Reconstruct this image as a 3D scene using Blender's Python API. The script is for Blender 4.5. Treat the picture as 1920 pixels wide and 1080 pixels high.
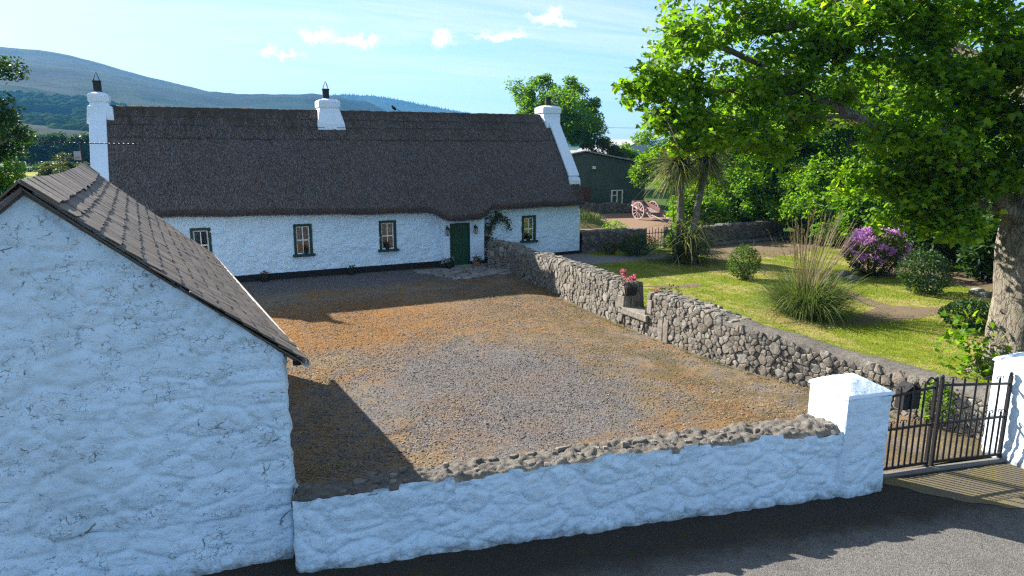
import bpy, bmesh, math, random
import numpy as np
from mathutils import Vector, Matrix

random.seed(7)
rng = np.random.default_rng(11)
SC = bpy.context.scene
COL = SC.collection
for o in list(bpy.data.objects):
    bpy.data.objects.remove(o)

# ------------------------------------------------------------------ camera
CAM_H = 5.4
cam_d = bpy.data.cameras.new('camera')
cam_d.sensor_width = 36.0
cam_d.lens = 36.0 * 1297.0 / 1920.0
cam_d.clip_end = 20000
cam_d.clip_start = 0.05
cam = bpy.data.objects.new('camera', cam_d)
COL.objects.link(cam)
YAW = math.radians(25.5)
PITCH = math.atan((540 - 272) / 1297.0)
cam.location = (0, 0, CAM_H)
cam.rotation_euler = (math.pi / 2 - PITCH, 0, -YAW)
SC.camera = cam

# ------------------------------------------------------------------ sky, sun, exposure
SUN_TRAVEL = Vector((0.85, -1.42, -1.0)).normalized()
SUN_EL = math.asin(-SUN_TRAVEL.z)
SUN_AZ = math.atan2(-SUN_TRAVEL.x, -SUN_TRAVEL.y)
SKY_STRENGTH = 0.056
world = bpy.data.worlds.new('World')
SC.world = world
world.use_nodes = True
sun_d = bpy.data.lights.new('sun', 'SUN')
sun_d.energy = 5.0
sun_d.angle = math.radians(0.45)
sun_d.color = (1.0, 0.93, 0.82)
sun = bpy.data.objects.new('sun', sun_d)
COL.objects.link(sun)
sun.rotation_euler = SUN_TRAVEL.to_track_quat('-Z', 'Y').to_euler()
sun.location = (-20, 40, 40)
SC.view_settings.view_transform = 'Standard'
SC.view_settings.look = 'None'
SC.view_settings.gamma = 1.0
SC.view_settings.exposure = 1.75
SC.view_settings.use_curve_mapping = False
SC.render.engine = 'CYCLES'
cy = SC.cycles
cy.use_denoising = False
try:
    cy.denoiser = 'OPENIMAGEDENOISE'
    cy.denoising_input_passes = 'RGB_ALBEDO_NORMAL'
except Exception:
    pass
cy.use_adaptive_sampling = True
cy.adaptive_threshold = 0.01
cy.filter_width = 1.3
cy.max_bounces = 6
cy.diffuse_bounces = 3
cy.glossy_bounces = 2
cy.transmission_bounces = 4
cy.volume_bounces = 0
cy.sample_clamp_indirect = 4.0


# ------------------------------------------------------------------ node helper
class NT:
    def __init__(self, nt):
        self.nt = nt

    def n(self, typ, ins=None, **props):
        nd = self.nt.nodes.new(typ)
        for k, v in props.items():
            setattr(nd, k, v)
        for k, v in (ins or {}).items():
            s = nd.inputs[k]
            if isinstance(v, bpy.types.NodeSocket):
                self.nt.links.new(v, s)
            elif isinstance(v, bpy.types.Node):
                self.nt.links.new(v.outputs[0], s)
            else:
                if isinstance(v, tuple) and len(v) == 3 and s.type == 'RGBA':
                    v = v + (1.0,)
                s.default_value = v
        return nd

    def link(self, a, b):
        self.nt.links.new(a, b)

    def math(self, op, a, b=0.0, c=None, clamp=False):
        nd = self.nt.nodes.new('ShaderNodeMath')
        nd.operation = op
        nd.use_clamp = clamp
        for i, v in enumerate((a, b, c)):
            if v is None:
                continue
            if isinstance(v, bpy.types.NodeSocket):
                self.nt.links.new(v, nd.inputs[i])
            else:
                nd.inputs[i].default_value = v
        return nd.outputs[0]

    def mix(self, f, a, b, blend='MIX'):
        nd = self.nt.nodes.new('ShaderNodeMix')
        nd.data_type = 'RGBA'
        nd.blend_type = blend
        for idx, v in ((0, f), (6, a), (7, b)):
            if isinstance(v, bpy.types.NodeSocket):
                self.nt.links.new(v, nd.inputs[idx])
            else:
                if isinstance(v, tuple) and len(v) == 3:
                    v = v + (1.0,)
                nd.inputs[idx].default_value = v
        return nd.outputs[2]

    def noise(self, vec, scale, detail=4, rough=0.55, out=0, dist=0.0):
        nd = self.n('ShaderNodeTexNoise', {'Scale': scale, 'Detail': detail, 'Roughness': rough, 'Distortion': dist})
        if vec is not None:
            self.link(vec, nd.inputs['Vector'])
        return nd.outputs[out]

    def vor(self, vec, scale, feature='F1', out='Distance', rnd=1.0):
        nd = self.n('ShaderNodeTexVoronoi', {'Scale': scale, 'Randomness': rnd}, feature=feature)
        if vec is not None:
            self.link(vec, nd.inputs['Vector'])
        return nd.outputs[out]

    def ramp(self, f, lo, hi, a=0.0, b=1.0, smooth=True):
        nd = self.nt.nodes.new('ShaderNodeMapRange')
        nd.interpolation_type = 'SMOOTHSTEP' if smooth else 'LINEAR'
        for i, v in enumerate((f, lo, hi, a, b)):
            if isinstance(v, bpy.types.NodeSocket):
                self.nt.links.new(v, nd.inputs[i])
            else:
                nd.inputs[i].default_value = v
        return nd.outputs[0]

    def mapping(self, vec, scale=(1, 1, 1), loc=(0, 0, 0), rot=(0, 0, 0)):
        nd = self.n('ShaderNodeMapping', {'Scale': scale, 'Location': loc, 'Rotation': rot})
        self.link(vec, nd.inputs['Vector'])
        return nd.outputs[0]


MATS = {}


def new_mat(name):
    m = bpy.data.materials.new(name)
    m.use_nodes = True
    m.node_tree.nodes.clear()
    MATS[name] = m
    t = NT(m.node_tree)
    out = t.n('ShaderNodeOutputMaterial')
    t.out = out
    t.co = t.n('ShaderNodeTexCoord').outputs['Object']
    return m, t


def finish(t, color, rough=0.85, height=None, bump=0.3, bdist=0.02, spec=0.3, metal=0.0, extra=None):
    ins = {'Base Color': color, 'Roughness': rough, 'Metallic': metal, 'Specular IOR Level': spec}
    b = t.n('ShaderNodeBsdfPrincipled', ins)
    if height is not None:
        bp = t.n('ShaderNodeBump', {'Strength': bump, 'Distance': bdist, 'Height': height})
        t.link(bp.outputs[0], b.inputs['Normal'])
    t.link(b.outputs[0], t.out.inputs['Surface'])
    return b


# world shader: Nishita sky with thin cirrus and a few small cumulus puffs
def build_world():
    t = NT(world.node_tree)
    bg = world.node_tree.nodes['Background']
    sky = t.n('ShaderNodeTexSky', sky_type='NISHITA', sun_disc=False, sun_elevation=SUN_EL, sun_rotation=SUN_AZ,
              altitude=50.0, air_density=1.0, dust_density=0.45, ozone_density=3.0)
    d = t.n('ShaderNodeTexCoord').outputs['Generated']
    sep = t.n('ShaderNodeSeparateXYZ', {0: d})
    # project directions on a cloud deck so that streaks flatten towards the horizon
    zz = t.math('MAXIMUM', t.math('ADD', sep.outputs[2], 0.06), 0.02)
    px = t.math('DIVIDE', sep.outputs[0], zz)
    py = t.math('DIVIDE', sep.outputs[1], zz)
    deck = t.n('ShaderNodeCombineXYZ', {0: px, 1: py, 2: 0.0}).outputs[0]
    dm = t.mapping(deck, scale=(0.42, 1.25, 1), rot=(0, 0, 0.35))
    n1 = t.noise(dm, 1.15, 8, 0.62, dist=0.6)
    cir = t.ramp(n1, 0.33, 0.72)
    cir = t.math('MULTIPLY', cir, 0.62)
    puffs = None
    warp = t.noise(d, 34.0, 8, 0.68, out=1)
    wv = t.n('ShaderNodeVectorMath', {0: warp, 1: (0.5, 0.5, 0.5)}, operation='SUBTRACT').outputs[0]
    wv = t.n('ShaderNodeVectorMath', {0: wv, 'Scale': 0.060}, operation='SCALE').outputs[0]
    dw = t.n('ShaderNodeVectorMath', {0: d, 1: wv}, operation='ADD').outputs[0]
    for (x, y, z, w, h) in PUFFS:
        v = t.n('ShaderNodeVectorMath', {0: dw, 1: (x, y, z)}, operation='SUBTRACT').outputs[0]
        a = math.atan2(x, y)
        v = t.n('ShaderNodeVectorRotate', {'Vector': v, 'Angle': a}, rotation_type='Z_AXIS').outputs[0]
        v = t.n('ShaderNodeVectorMath', {0: v, 1: (0.8 / w, 1.0, 1.25 / h)}, operation='MULTIPLY').outputs[0]
        ln = t.n('ShaderNodeVectorMath', {0: v}, operation='LENGTH').outputs['Value']
        m = t.ramp(ln, 1.2, 0.3)
        puffs = m if puffs is None else t.math('MAXIMUM', puffs, m)
    col = t.mix(cir, sky.outputs[0], CLOUD_COL)
    col = t.mix(t.math('MULTIPLY', puffs, 0.8), col, (9.5, 9.5, 9.4))
    t.link(col, bg.inputs['Color'])
    bg.inputs['Strength'].default_value = SKY_STRENGTH


CLOUD_COL = (6.3, 6.5, 6.6)
PUFFS = [(0.180, 0.973, 0.142, 0.024, 0.013), (0.232, 0.963, 0.135, 0.034, 0.0105), (0.133, 0.984, 0.118, 0.030, 0.006),
         (0.410, 0.900, 0.145, 0.036, 0.009), (0.470, 0.866, 0.166, 0.026, 0.010), (0.343, 0.929, 0.141, 0.013, 0.015)]
build_world()

# ------------------------------------------------------------------ numpy noise


def _hash(ix, iy, iz, seed):
    h = (ix * 374761393 + iy * 668265263 + iz * 2147483647 + seed * 1274126177) & 0xffffffff
    h = ((h ^ (h >> 13)) * 1274126177) & 0xffffffff
    h = h ^ (h >> 16)
    return (h & 0xffff) / 65535.0


def vnoise(P, scale=1.0, seed=0):
    P = np.asarray(P, float) * scale
    if P.shape[-1] == 2:
        P = np.concatenate([P, np.zeros(P.shape[:-1] + (1,))], -1)
    i = np.floor(P).astype(np.int64)
    f = P - i
    f = f * f * (3 - 2 * f)
    r = 0
    for dx in (0, 1):
        for dy in (0, 1):
            for dz in (0, 1):
                w = (f[..., 0] if dx else 1 - f[..., 0]) * (f[..., 1] if dy else 1 - f[..., 1]) * (f[..., 2] if dz else 1 - f[..., 2])
                r = r + w * _hash(i[..., 0] + dx, i[..., 1] + dy, i[..., 2] + dz, seed)
    return r * 2 - 1


def fbm(P, scale=1.0, octv=4, seed=0, gain=0.5):
    r = 0
    a = 1.0
    for k in range(octv):
        r = r + a * vnoise(P, scale * 2 ** k, seed + k * 17)
        a *= gain
    return r


def vor2(U, V, seed=0):
    """distance to nearest two jittered cell points; returns (F1, F2, id)"""
    iu = np.floor(U).astype(np.int64)
    iv = np.floor(V).astype(np.int64)
    f1 = np.full(U.shape, 9.0)
    f2 = np.full(U.shape, 9.0)
    cid = np.zeros(U.shape)
    for dx in (-1, 0, 1):
        for dy in (-1, 0, 1):
            a = iu + dx
            b = iv + dy
            jx = _hash(a, b, a * 0, seed)
            jy = _hash(a, b, a * 0 + 5, seed + 3)
            dd = np.hypot(a + jx - U, b + jy - V)
            hid = _hash(a, b, a * 0 + 9, seed + 7)
            closer = dd < f1
            f2 = np.where(closer, f1, np.minimum(f2, dd))
            cid = np.where(closer, hid, cid)
            f1 = np.where(closer, dd, f1)
    return f1, f2, cid


# ------------------------------------------------------------------ object helpers
def put(o, parent=None):
    COL.objects.link(o)
    if parent is not None:
        o.parent = parent
    return o


def tag(o, label=None, cat=None, group=None, kind=None):
    if label:
        o['label'] = label
    if cat:
        o['category'] = cat
    if group:
        o['group'] = group
    if kind:
        o['kind'] = kind
    return o


def empty(name, loc=(0, 0, 0), rz=0.0, label=None, cat=None, group=None):
    o = bpy.data.objects.new(name, None)
    o.empty_display_size = 0.1
    o.location = loc
    o.rotation_euler = (0, 0, rz)
    COL.objects.link(o)
    return tag(o, label, cat, group)


def np_mesh(name, V, F, mat=None, smooth=False):
    """V (n,3), F (m,k) constant polygon size"""
    V = np.ascontiguousarray(V, dtype=np.float32)
    F = np.ascontiguousarray(F, dtype=np.int32)
    me = bpy.data.meshes.new(name)
    me.vertices.add(len(V))
    me.vertices.foreach_set('co', V.ravel())
    m, k = F.shape
    me.loops.add(m * k)
    me.loops.foreach_set('vertex_index', F.ravel())
    me.polygons.add(m)
    me.polygons.foreach_set('loop_start', np.arange(0, m * k, k, dtype=np.int32))
    me.polygons.foreach_set('loop_total', np.full(m, k, dtype=np.int32))
    if smooth:
        me.polygons.foreach_set('use_smooth', np.ones(m, dtype=bool))
    me.update(calc_edges=True)
    me.validate()
    if mat:
        me.materials.append(MATS[mat] if isinstance(mat, str) else mat)
    return me


def np_obj(name, V, F, mat, parent=None, smooth=False):
    return put(bpy.data.objects.new(name, np_mesh(name, V, F, mat, smooth)), parent)


class MB:
    """collects simple solids, then links them as one mesh object"""

    def __init__(self):
        self.v = []
        self.f = []

    def add(self, vs, fs):
        b = len(self.v)
        self.v += [tuple(map(float, p)) for p in vs]
        self.f += [tuple(b + i for i in f) for f in fs]
        return self

    def box(self, c, s, M=None):
        x, y, z = (a / 2 for a in s)
        vs = [Vector((sx * x, sy * y, sz * z)) for sz in (-1, 1) for sy in (-1, 1) for sx in (-1, 1)]
        if M is not None:
            vs = [M @ v for v in vs]
        vs = [v + Vector(c) for v in vs]
        return self.add(vs, [(0, 2, 3, 1), (4, 5, 7, 6), (0, 1, 5, 4), (2, 6, 7, 3), (0, 4, 6, 2), (1, 3, 7, 5)])

    def bar(self, a, b, w, h, up=(0, 0, 1)):
        a = Vector(a)
        b = Vector(b)
        d = (b - a)
        L = d.length
        d.normalize()
        u = Vector(up)
        s = d.cross(u)
        if s.length < 1e-4:
            s = d.cross(Vector((0, 1, 0)))
        s.normalize()
        u = s.cross(d)
        vs = []
        for p in (a, b):
            for (i, j) in ((-1, -1), (1, -1), (1, 1), (-1, 1)):
                vs.append(p + s * (i * w / 2) + u * (j * h / 2))
        return self.add(vs, [(3, 2, 1, 0), (4, 5, 6, 7), (0, 1, 5, 4), (1, 2, 6, 5), (2, 3, 7, 6), (3, 0, 4, 7)])

    def tube(self, pts, rad, n=8, cap=True):
        pts = [Vector(p) for p in pts]
        if not hasattr(rad, '__len__'):
            rad = [rad] * len(pts)
        vs = []
        fs = []
        ref = Vector((0, 0, 1))
        prev = None
        for i, p in enumerate(pts):
            d = (pts[min(i + 1, len(pts) - 1)] - pts[max(i - 1, 0)]).normalized()
            if prev is None:
                s = d.cross(ref)
                if s.length < 1e-3:
                    s = d.cross(Vector((0, 1, 0)))
            else:
                s = prev - d * prev.dot(d)
            s.normalize()
            prev = s
            u = d.cross(s)
            for k in range(n):
                a = 2 * math.pi * k / n
                vs.append(p + (s * math.cos(a) + u * math.sin(a)) * rad[i])
        for i in range(len(pts) - 1):
            for k in range(n):
                k2 = (k + 1) % n
                fs.append((i * n + k, i * n + k2, (i + 1) * n + k2, (i + 1) * n + k))
        if cap:
            fs.append(tuple(range(n - 1, -1, -1)))
            e = (len(pts) - 1) * n
            fs.append(tuple(e + k for k in range(n)))
        return self.add(vs, fs)

    def lathe(self, c, prof, n=16):
        vs = []
        fs = []
        for (r, z) in prof:
            for k in range(n):
                a = 2 * math.pi * k / n
                vs.append((c[0] + r * math.cos(a), c[1] + r * math.sin(a), c[2] + z))
        m = len(prof)
        for i in range(m - 1):
            for k in range(n):
                k2 = (k + 1) % n
                fs.append((i * n + k, i * n + k2, (i + 1) * n + k2, (i + 1) * n + k))
        fs.append(tuple(range(n - 1, -1, -1)))
        fs.append(tuple((m - 1) * n + k for k in range(n)))
        return self.add(vs, fs)

    def prism(self, poly, dvec):
        n = len(poly)
        d = Vector(dvec)
        vs = [Vector(p) for p in poly] + [Vector(p) + d for p in poly]
        fs = [tuple(range(n - 1, -1, -1)), tuple(range(n, 2 * n))]
        for i in range(n):
            j = (i + 1) % n
            fs.append((i, j, n + j, n + i))
        return self.add(vs, fs)

    def mesh(self, name, mat, smooth=False, bevel=0.0):
        me = bpy.data.meshes.new(name)
        me.from_pydata(self.v, [], self.f)
        bm = bmesh.new()
        bm.from_mesh(me)
        bmesh.ops.recalc_face_normals(bm, faces=bm.faces)
        if bevel > 0:
            bmesh.ops.bevel(bm, geom=list(bm.edges), offset=bevel, segments=2, affect='EDGES', profile=0.6)
        bm.to_mesh(me)
        bm.free()
        if smooth:
            me.polygons.foreach_set('use_smooth', [True] * len(me.polygons))
        if mat:
            me.materials.append(MATS[mat])
        me.update()
        return me

    def build(self, name, mat, parent=None, smooth=False, bevel=0.0):
        return put(bpy.data.objects.new(name, self.mesh(name, mat, smooth, bevel)), parent)


def copy_tree(o, parent=None):
    c = o.copy()
    COL.objects.link(c)
    c.parent = parent
    for ch in o.children:
        copy_tree(ch, c)
    return c


def grid_faces(nu, nv, keep=None):
    i = np.arange(nu - 1)
    j = np.arange(nv - 1)
    I, J = np.meshgrid(i, j, indexing='ij')
    a = I * nv + J
    F = np.stack([a, a + nv, a + nv + 1, a + 1], -1)
    if keep is not None:
        F = F[keep]
    return F.reshape(-1, 4)


# ------------------------------------------------------------------ materials
def simple(name, col, rough=0.7, var=0.15, scale=6.0, bump=0.0, spec=0.3, metal=0.0):
    m, t = new_mat(name)
    n = t.noise(t.co, scale, 5, 0.6)
    k = t.ramp(n, 0.3, 0.7, 1 - var, 1 + var, smooth=False)
    c = t.n('ShaderNodeVectorMath', {0: col, 'Scale': k}, operation='SCALE').outputs[0]
    finish(t, c, rough, n if bump else None, bump, 0.01, spec, metal)
    return m


def whitewash(name, crack=0.5, sx=2.4, sz=4.2, grime=0.4, base=(0.64, 0.81, 0.95), bump=0.6):
    m, t = new_mat(name)
    st = t.mapping(t.co, scale=(sx, sx, sz))
    warp = t.noise(st, 1.3, 3, 0.5, out=1)
    stw = t.n('ShaderNodeVectorMath', {0: st, 1: t.n('ShaderNodeVectorMath', {0: warp, 'Scale': 0.5}, operation='SCALE').outputs[0]}, operation='ADD').outputs[0]
    edge = t.vor(stw, 1.0, 'DISTANCE_TO_EDGE')
    lump = t.ramp(edge, 0.0, 0.22)
    fine = t.noise(t.co, 22.0, 6, 0.62)
    med = t.noise(t.mapping(t.co, scale=(1, 1, 1.7)), 6.5, 5, 0.6)
    # flaked hairline cracks
    cv = t.mapping(t.co, scale=(12, 12, 16.0))
    cw = t.noise(cv, 1.1, 4, 0.6, out=1)
    cvw = t.n('ShaderNodeVectorMath', {0: cv, 1: t.n('ShaderNodeVectorMath', {0: cw, 'Scale': 1.4}, operation='SCALE').outputs[0]}, operation='ADD').outputs[0]
    ce = t.vor(cvw, 1.0, 'DISTANCE_TO_EDGE')
    line = t.ramp(ce, 0.06, 0.012)
    area = t.ramp(t.noise(t.mapping(t.co, scale=(1, 1, 1.8)), 1.3, 6, 0.7), 0.42, 0.58)
    brk = t.ramp(t.noise(t.co, 7.0, 6, 0.75), 0.46, 0.60)
    cr = t.math('MULTIPLY', t.math('MULTIPLY', line, area), brk)
    # a few longer joints where the stones part
    jl = t.math('MULTIPLY', t.ramp(edge, 0.028, 0.004), t.ramp(t.noise(t.co, 2.6, 4, 0.7), 0.56, 0.66))
    cr = t.math('MULTIPLY', t.math('MAXIMUM', cr, jl), crack, clamp=True)
    g1 = t.ramp(t.noise(t.mapping(t.co, scale=(1, 1, 0.5)), 1.6, 6, 0.65), 0.42, 0.75)
    g1 = t.math('MULTIPLY', g1, grime)
    c = t.mix(g1, base, (base[0] * 0.80, base[1] * 0.80, base[2] * 0.78))
    c = t.mix(t.math('MULTIPLY', t.ramp(fine, 0.60, 0.75), 0.35 * grime), c, (0.45, 0.44, 0.41))
    # splash dirt and algae at the foot of the wall
    zz = t.n('ShaderNodeSeparateXYZ', {0: t.co}).outputs[2]
    foot = t.ramp(t.math('ADD', zz, t.math('MULTIPLY', t.math('SUBTRACT', t.noise(t.co, 5.0, 6, 0.72), 0.5), 0.55)), 0.16, -0.06)
    c = t.mix(t.math('MULTIPLY', foot, 0.75), c, (0.13, 0.125, 0.10))
    c = t.mix(cr, c, (0.10, 0.095, 0.09))
    h = t.math('ADD', t.math('MULTIPLY', lump, 0.55), t.math('MULTIPLY', med, 0.9))
    h = t.math('ADD', h, t.math('MULTIPLY', fine, 0.85))
    h = t.math('ADD', h, t.math('MULTIPLY', t.noise(t.co, 60.0, 4, 0.75), 0.45))
    h = t.math('SUBTRACT', h, t.math('MULTIPLY', cr, 0.5))
    finish(t, c, 0.92, h, bump, 0.032, 0.15)
    return m


whitewash('whitewash_gable', crack=0.85, sx=2.0, sz=3.4, grime=0.8)
whitewash('whitewash_wall', crack=0.40, sx=2.2, sz=3.8, grime=0.45)
whitewash('whitewash_cottage', crack=0.22, sx=2.6, sz=6.0, grime=0.30, bump=0.3)
whitewash('whitewash_smooth', crack=0.15, sx=1.2, sz=1.6, grime=0.2, base=(0.68, 0.79, 0.90), bump=0.3)


def thatch(name, a, b, c3):
    m, t = new_mat(name)
    st = t.mapping(t.co, scale=(30, 6.0, 6.0))
    n1 = t.noise(st, 1.0, 6, 0.72)
    n2 = t.noise(t.co, 24.0, 5, 0.75)
    n3 = t.noise(t.mapping(t.co, scale=(1.0, 0.35, 0.35)), 0.7, 5, 0.6)
    spark = t.ramp(t.noise(t.mapping(t.co, scale=(1.6, 0.8, 0.8)), 55, 3, 0.8), 0.56, 0.74)
    col = t.mix(t.ramp(n3, 0.3, 0.7), a, b)
    col = t.mix(t.ramp(n1, 0.35, 0.7), t.mix(0.55, col, (0.01, 0.01, 0.01)), col)
    col = t.mix(t.math('MULTIPLY', spark, 0.75), col, c3)
    h = t.math('ADD', n1, t.math('MULTIPLY', n2, 0.8))
    finish(t, col, 0.95, h, 0.9, 0.05, 0.1)


thatch('thatch', (0.105, 0.090, 0.090), (0.150, 0.128, 0.125), (0.50, 0.45, 0.43))
thatch('thatch_ridge', (0.098, 0.080, 0.068), (0.142, 0.118, 0.10), (0.44, 0.37, 0.31))
m, t = new_mat('straw')
r = t.n('ShaderNodeNewGeometry').outputs['Random Per Island']
finish(t, t.mix(r, (0.05, 0.043, 0.043), (0.36, 0.32, 0.305)), 0.9)

# slates: per-object variation
m, t = new_mat('slate')
oi = t.n('ShaderNodeObjectInfo').outputs['Random']
gi = t.n('ShaderNodeNewGeometry').outputs['Random Per Island']
rr = t.math('FRACT', t.math('ADD', oi, t.math('MULTIPLY', gi, 3.7)))
st = t.mapping(t.co, scale=(9, 1.6, 4))
n = t.noise(st, 3.0, 6, 0.7)
c = t.mix(rr, (0.25, 0.195, 0.16), (0.52, 0.42, 0.32))
c = t.mix(t.ramp(t.math('FRACT', t.math('MULTIPLY', rr, 7.3)), 0.7, 1.0), c, (0.34, 0.27, 0.26))
c = t.mix(t.ramp(n, 0.4, 0.72), t.mix(0.4, c, (0.06, 0.055, 0.055)), c)
finish(t, c, 0.7, n, 0.5, 0.01, 0.35)

simple('dark_underlay', (0.02, 0.02, 0.02), 0.95)
simple('gutter_white', (0.70, 0.66, 0.63), 0.5, 0.12)
simple('iron_black', (0.010, 0.010, 0.013), 0.42, 0.3, 30, 0.0, 0.5)
simple('pot_black', (0.018, 0.017, 0.018), 0.6, 0.3, 12)
simple('plinth_black', (0.014, 0.014, 0.016), 0.85, 0.3, 8, 0.2)
simple('paint_green', (0.016, 0.045, 0.032), 0.5, 0.15, 9)
simple('door_green', (0.014, 0.062, 0.030), 0.5, 0.15, 9)
simple('paint_white', (0.78, 0.78, 0.76), 0.5, 0.06, 9)
simple('curtain', (0.20, 0.195, 0.185), 0.9, 0.5, 14)
simple('room_dark', (0.03, 0.028, 0.025), 0.9)
simple('bark', (0.27, 0.235, 0.19), 0.95, 0.4, 5, 0.6)
simple('twig', (0.10, 0.08, 0.06), 0.95, 0.3, 9, 0.4)
simple('terracotta', (0.28, 0.12, 0.07), 0.8, 0.2, 9)
simple('soil', (0.05, 0.037, 0.026), 0.95, 0.3, 20, 0.5)
simple('aluminium', (0.035, 0.036, 0.04), 0.6, 0.2, 9, 0, 0.3, 0.2)
simple('metal_roof', (0.55, 0.56, 0.56), 0.5, 0.15, 3)
simple('shed_blue', (0.55, 0.63, 0.70), 0.6, 0.1, 2)
simple('door_brown', (0.10, 0.035, 0.018), 0.7, 0.2, 5)
simple('cart_pink', (0.50, 0.36, 0.35), 0.85, 0.35, 11, 0.3)
simple('cart_red', (0.30, 0.13, 0.13), 0.85, 0.35, 11, 0.3)
simple('cart_grey', (0.38, 0.33, 0.32), 0.85, 0.4, 11, 0.3)
simple('lamp_glass', (0.35, 0.36, 0.35), 0.2, 0.1)
simple('crow_black', (0.008, 0.008, 0.010), 0.5, 0.3)
simple('wire', (0.03, 0.03, 0.035), 0.6)

m, t = new_mat('roughcast')
n = t.noise(t.co, 14, 6, 0.75)
n2 = t.noise(t.co, 0.7, 5, 0.6)
finish(t, t.mix(t.ramp(n2, 0.3, 0.7), (0.058, 0.084, 0.070), (0.085, 0.112, 0.095)), 0.95, n, 0.8, 0.03, 0.1)

m, t = new_mat('glass_pane')
finish(t, t.mix(t.noise(t.co, 3.0, 3), (0.05, 0.055, 0.06), (0.11, 0.115, 0.115)), 0.08, spec=0.7)


# bark of the sycamore: pale flaking plates, algae streaks
m, t = new_mat('sycamore_bark')
st = t.mapping(t.co, scale=(3.0, 3.0, 1.1))
e = t.vor(t.n('ShaderNodeVectorMath', {0: st, 1: t.noise(st, 1.6, 4, 0.6, out=1)}, operation='ADD').outputs[0], 2.6, 'DISTANCE_TO_EDGE')
n = t.noise(t.mapping(t.co, scale=(1, 1, 0.45)), 7.0, 7, 0.7)
p = t.noise(t.co, 1.7, 5, 0.65)
c = t.mix(t.ramp(p, 0.35, 0.65), (0.26, 0.225, 0.175), (0.42, 0.375, 0.30))
c = t.mix(t.ramp(t.noise(t.co, 2.9, 4, 0.6), 0.55, 0.75), c, (0.15, 0.16, 0.10))
c = t.mix(t.ramp(e, 0.05, 0.0), c, (0.11, 0.09, 0.07))
c = t.mix(t.ramp(n, 0.5, 0.3), c, t.mix(0.5, c, (0.08, 0.065, 0.05)))
finish(t, c, 0.95, t.math('ADD', n, t.math('MULTIPLY', t.ramp(e, 0, 0.1), 0.35)), 0.9, 0.06, 0.15)


def stone_mat(name, a, b, c3):
    m, t = new_mat(name)
    oi = t.n('ShaderNodeObjectInfo').outputs['Random']
    gi = t.n('ShaderNodeNewGeometry').outputs['Random Per Island']
    rr = t.math('FRACT', t.math('ADD', oi, t.math('MULTIPLY', gi, 5.3)))
    r2 = t.math('FRACT', t.math('MULTIPLY', rr, 13.7))
    n = t.noise(t.co, 7.0, 7, 0.7)
    n2 = t.noise(t.co, 34.0, 4, 0.7)
    c = t.mix(rr, a, b)
    c = t.mix(t.ramp(r2, 0.55, 1.0), c, c3)
    c = t.mix(t.ramp(n, 0.35, 0.68), t.mix(0.45, c, (0.07, 0.06, 0.05)), c)
    c = t.mix(t.math('MULTIPLY', t.ramp(t.noise(t.co, 11, 4, 0.7), 0.60, 0.72), 0.55), c, (0.50, 0.48, 0.43))
    c = t.mix(t.math('MULTIPLY', t.ramp(t.noise(t.co, 3.1, 4, 0.7), 0.56, 0.70), 0.35), c, (0.20, 0.19, 0.10))
    finish(t, c, 0.92, t.math('ADD', n, t.math('MULTIPLY', n2, 0.5)), 0.8, 0.035, 0.2)


stone_mat('stone', (0.25, 0.232, 0.20), (0.50, 0.46, 0.395), (0.42, 0.36, 0.30))
stone_mat('stone_pale', (0.38, 0.355, 0.315), (0.62, 0.58, 0.51), (0.50, 0.42, 0.36))
stone_mat('stone_dark', (0.11, 0.105, 0.10), (0.20, 0.19, 0.175), (0.17, 0.15, 0.13))
stone_mat('flagstone', (0.36, 0.35, 0.33), (0.52, 0.505, 0.475), (0.44, 0.41, 0.38))

m, t = new_mat('mortar')
n = t.noise(t.co, 9.0, 7, 0.7)
n2 = t.noise(t.co, 45.0, 4, 0.7)
c = t.mix(t.ramp(n, 0.3, 0.7), (0.19, 0.175, 0.155), (0.33, 0.305, 0.27))
c = t.mix(t.math('MULTIPLY', t.ramp(t.noise(t.co, 4, 5, 0.7), 0.55, 0.7), 0.7), c, (0.10, 0.095, 0.07))
finish(t, c, 0.95, t.math('ADD', n, t.math('MULTIPLY', n2, 0.6)), 0.9, 0.04, 0.15)
m, t = new_mat('mortar_dark')
n = t.noise(t.co, 12.0, 6, 0.7)
finish(t, t.mix(n, (0.03, 0.026, 0.021), (0.10, 0.09, 0.075)), 0.95, n, 0.8, 0.04, 0.1)

# gravel yard: grey chips, tan dry litter, rusty moss
m, t = new_mat('yard_gravel')
sep = t.n('ShaderNodeSeparateXYZ', {0: t.co})
X, Y = sep.outputs[0], sep.outputs[1]
chip = t.n('ShaderNodeTexVoronoi', {'Scale': 46.0, 'Vector': t.co})
cv = t.n('ShaderNodeSeparateColor', {0: chip.outputs['Color']}).outputs[0]
chip2 = t.n('ShaderNodeTexVoronoi', {'Scale': 70.0, 'Vector': t.co})
cv2 = t.n('ShaderNodeSeparateColor', {0: chip2.outputs['Color']}).outputs[0]
big = t.noise(t.co, 0.32, 6, 0.62)
med = t.noise(t.co, 1.7, 6, 0.7)
fine = t.noise(t.co, 17.0, 5, 0.75)
grey = t.mix(cv, (0.06, 0.058, 0.066), (0.47, 0.445, 0.44))
grey = t.mix(t.ramp(cv2, 0.72, 0.95), grey, (0.07, 0.065, 0.075))
tan = t.mix(cv2, (0.26, 0.175, 0.085), (0.62, 0.46, 0.27))
moss = t.mix(cv2, (0.19, 0.072, 0.010), (0.66, 0.33, 0.085))
olive = t.mix(cv2, (0.12, 0.10, 0.045), (0.27, 0.22, 0.11))
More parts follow.
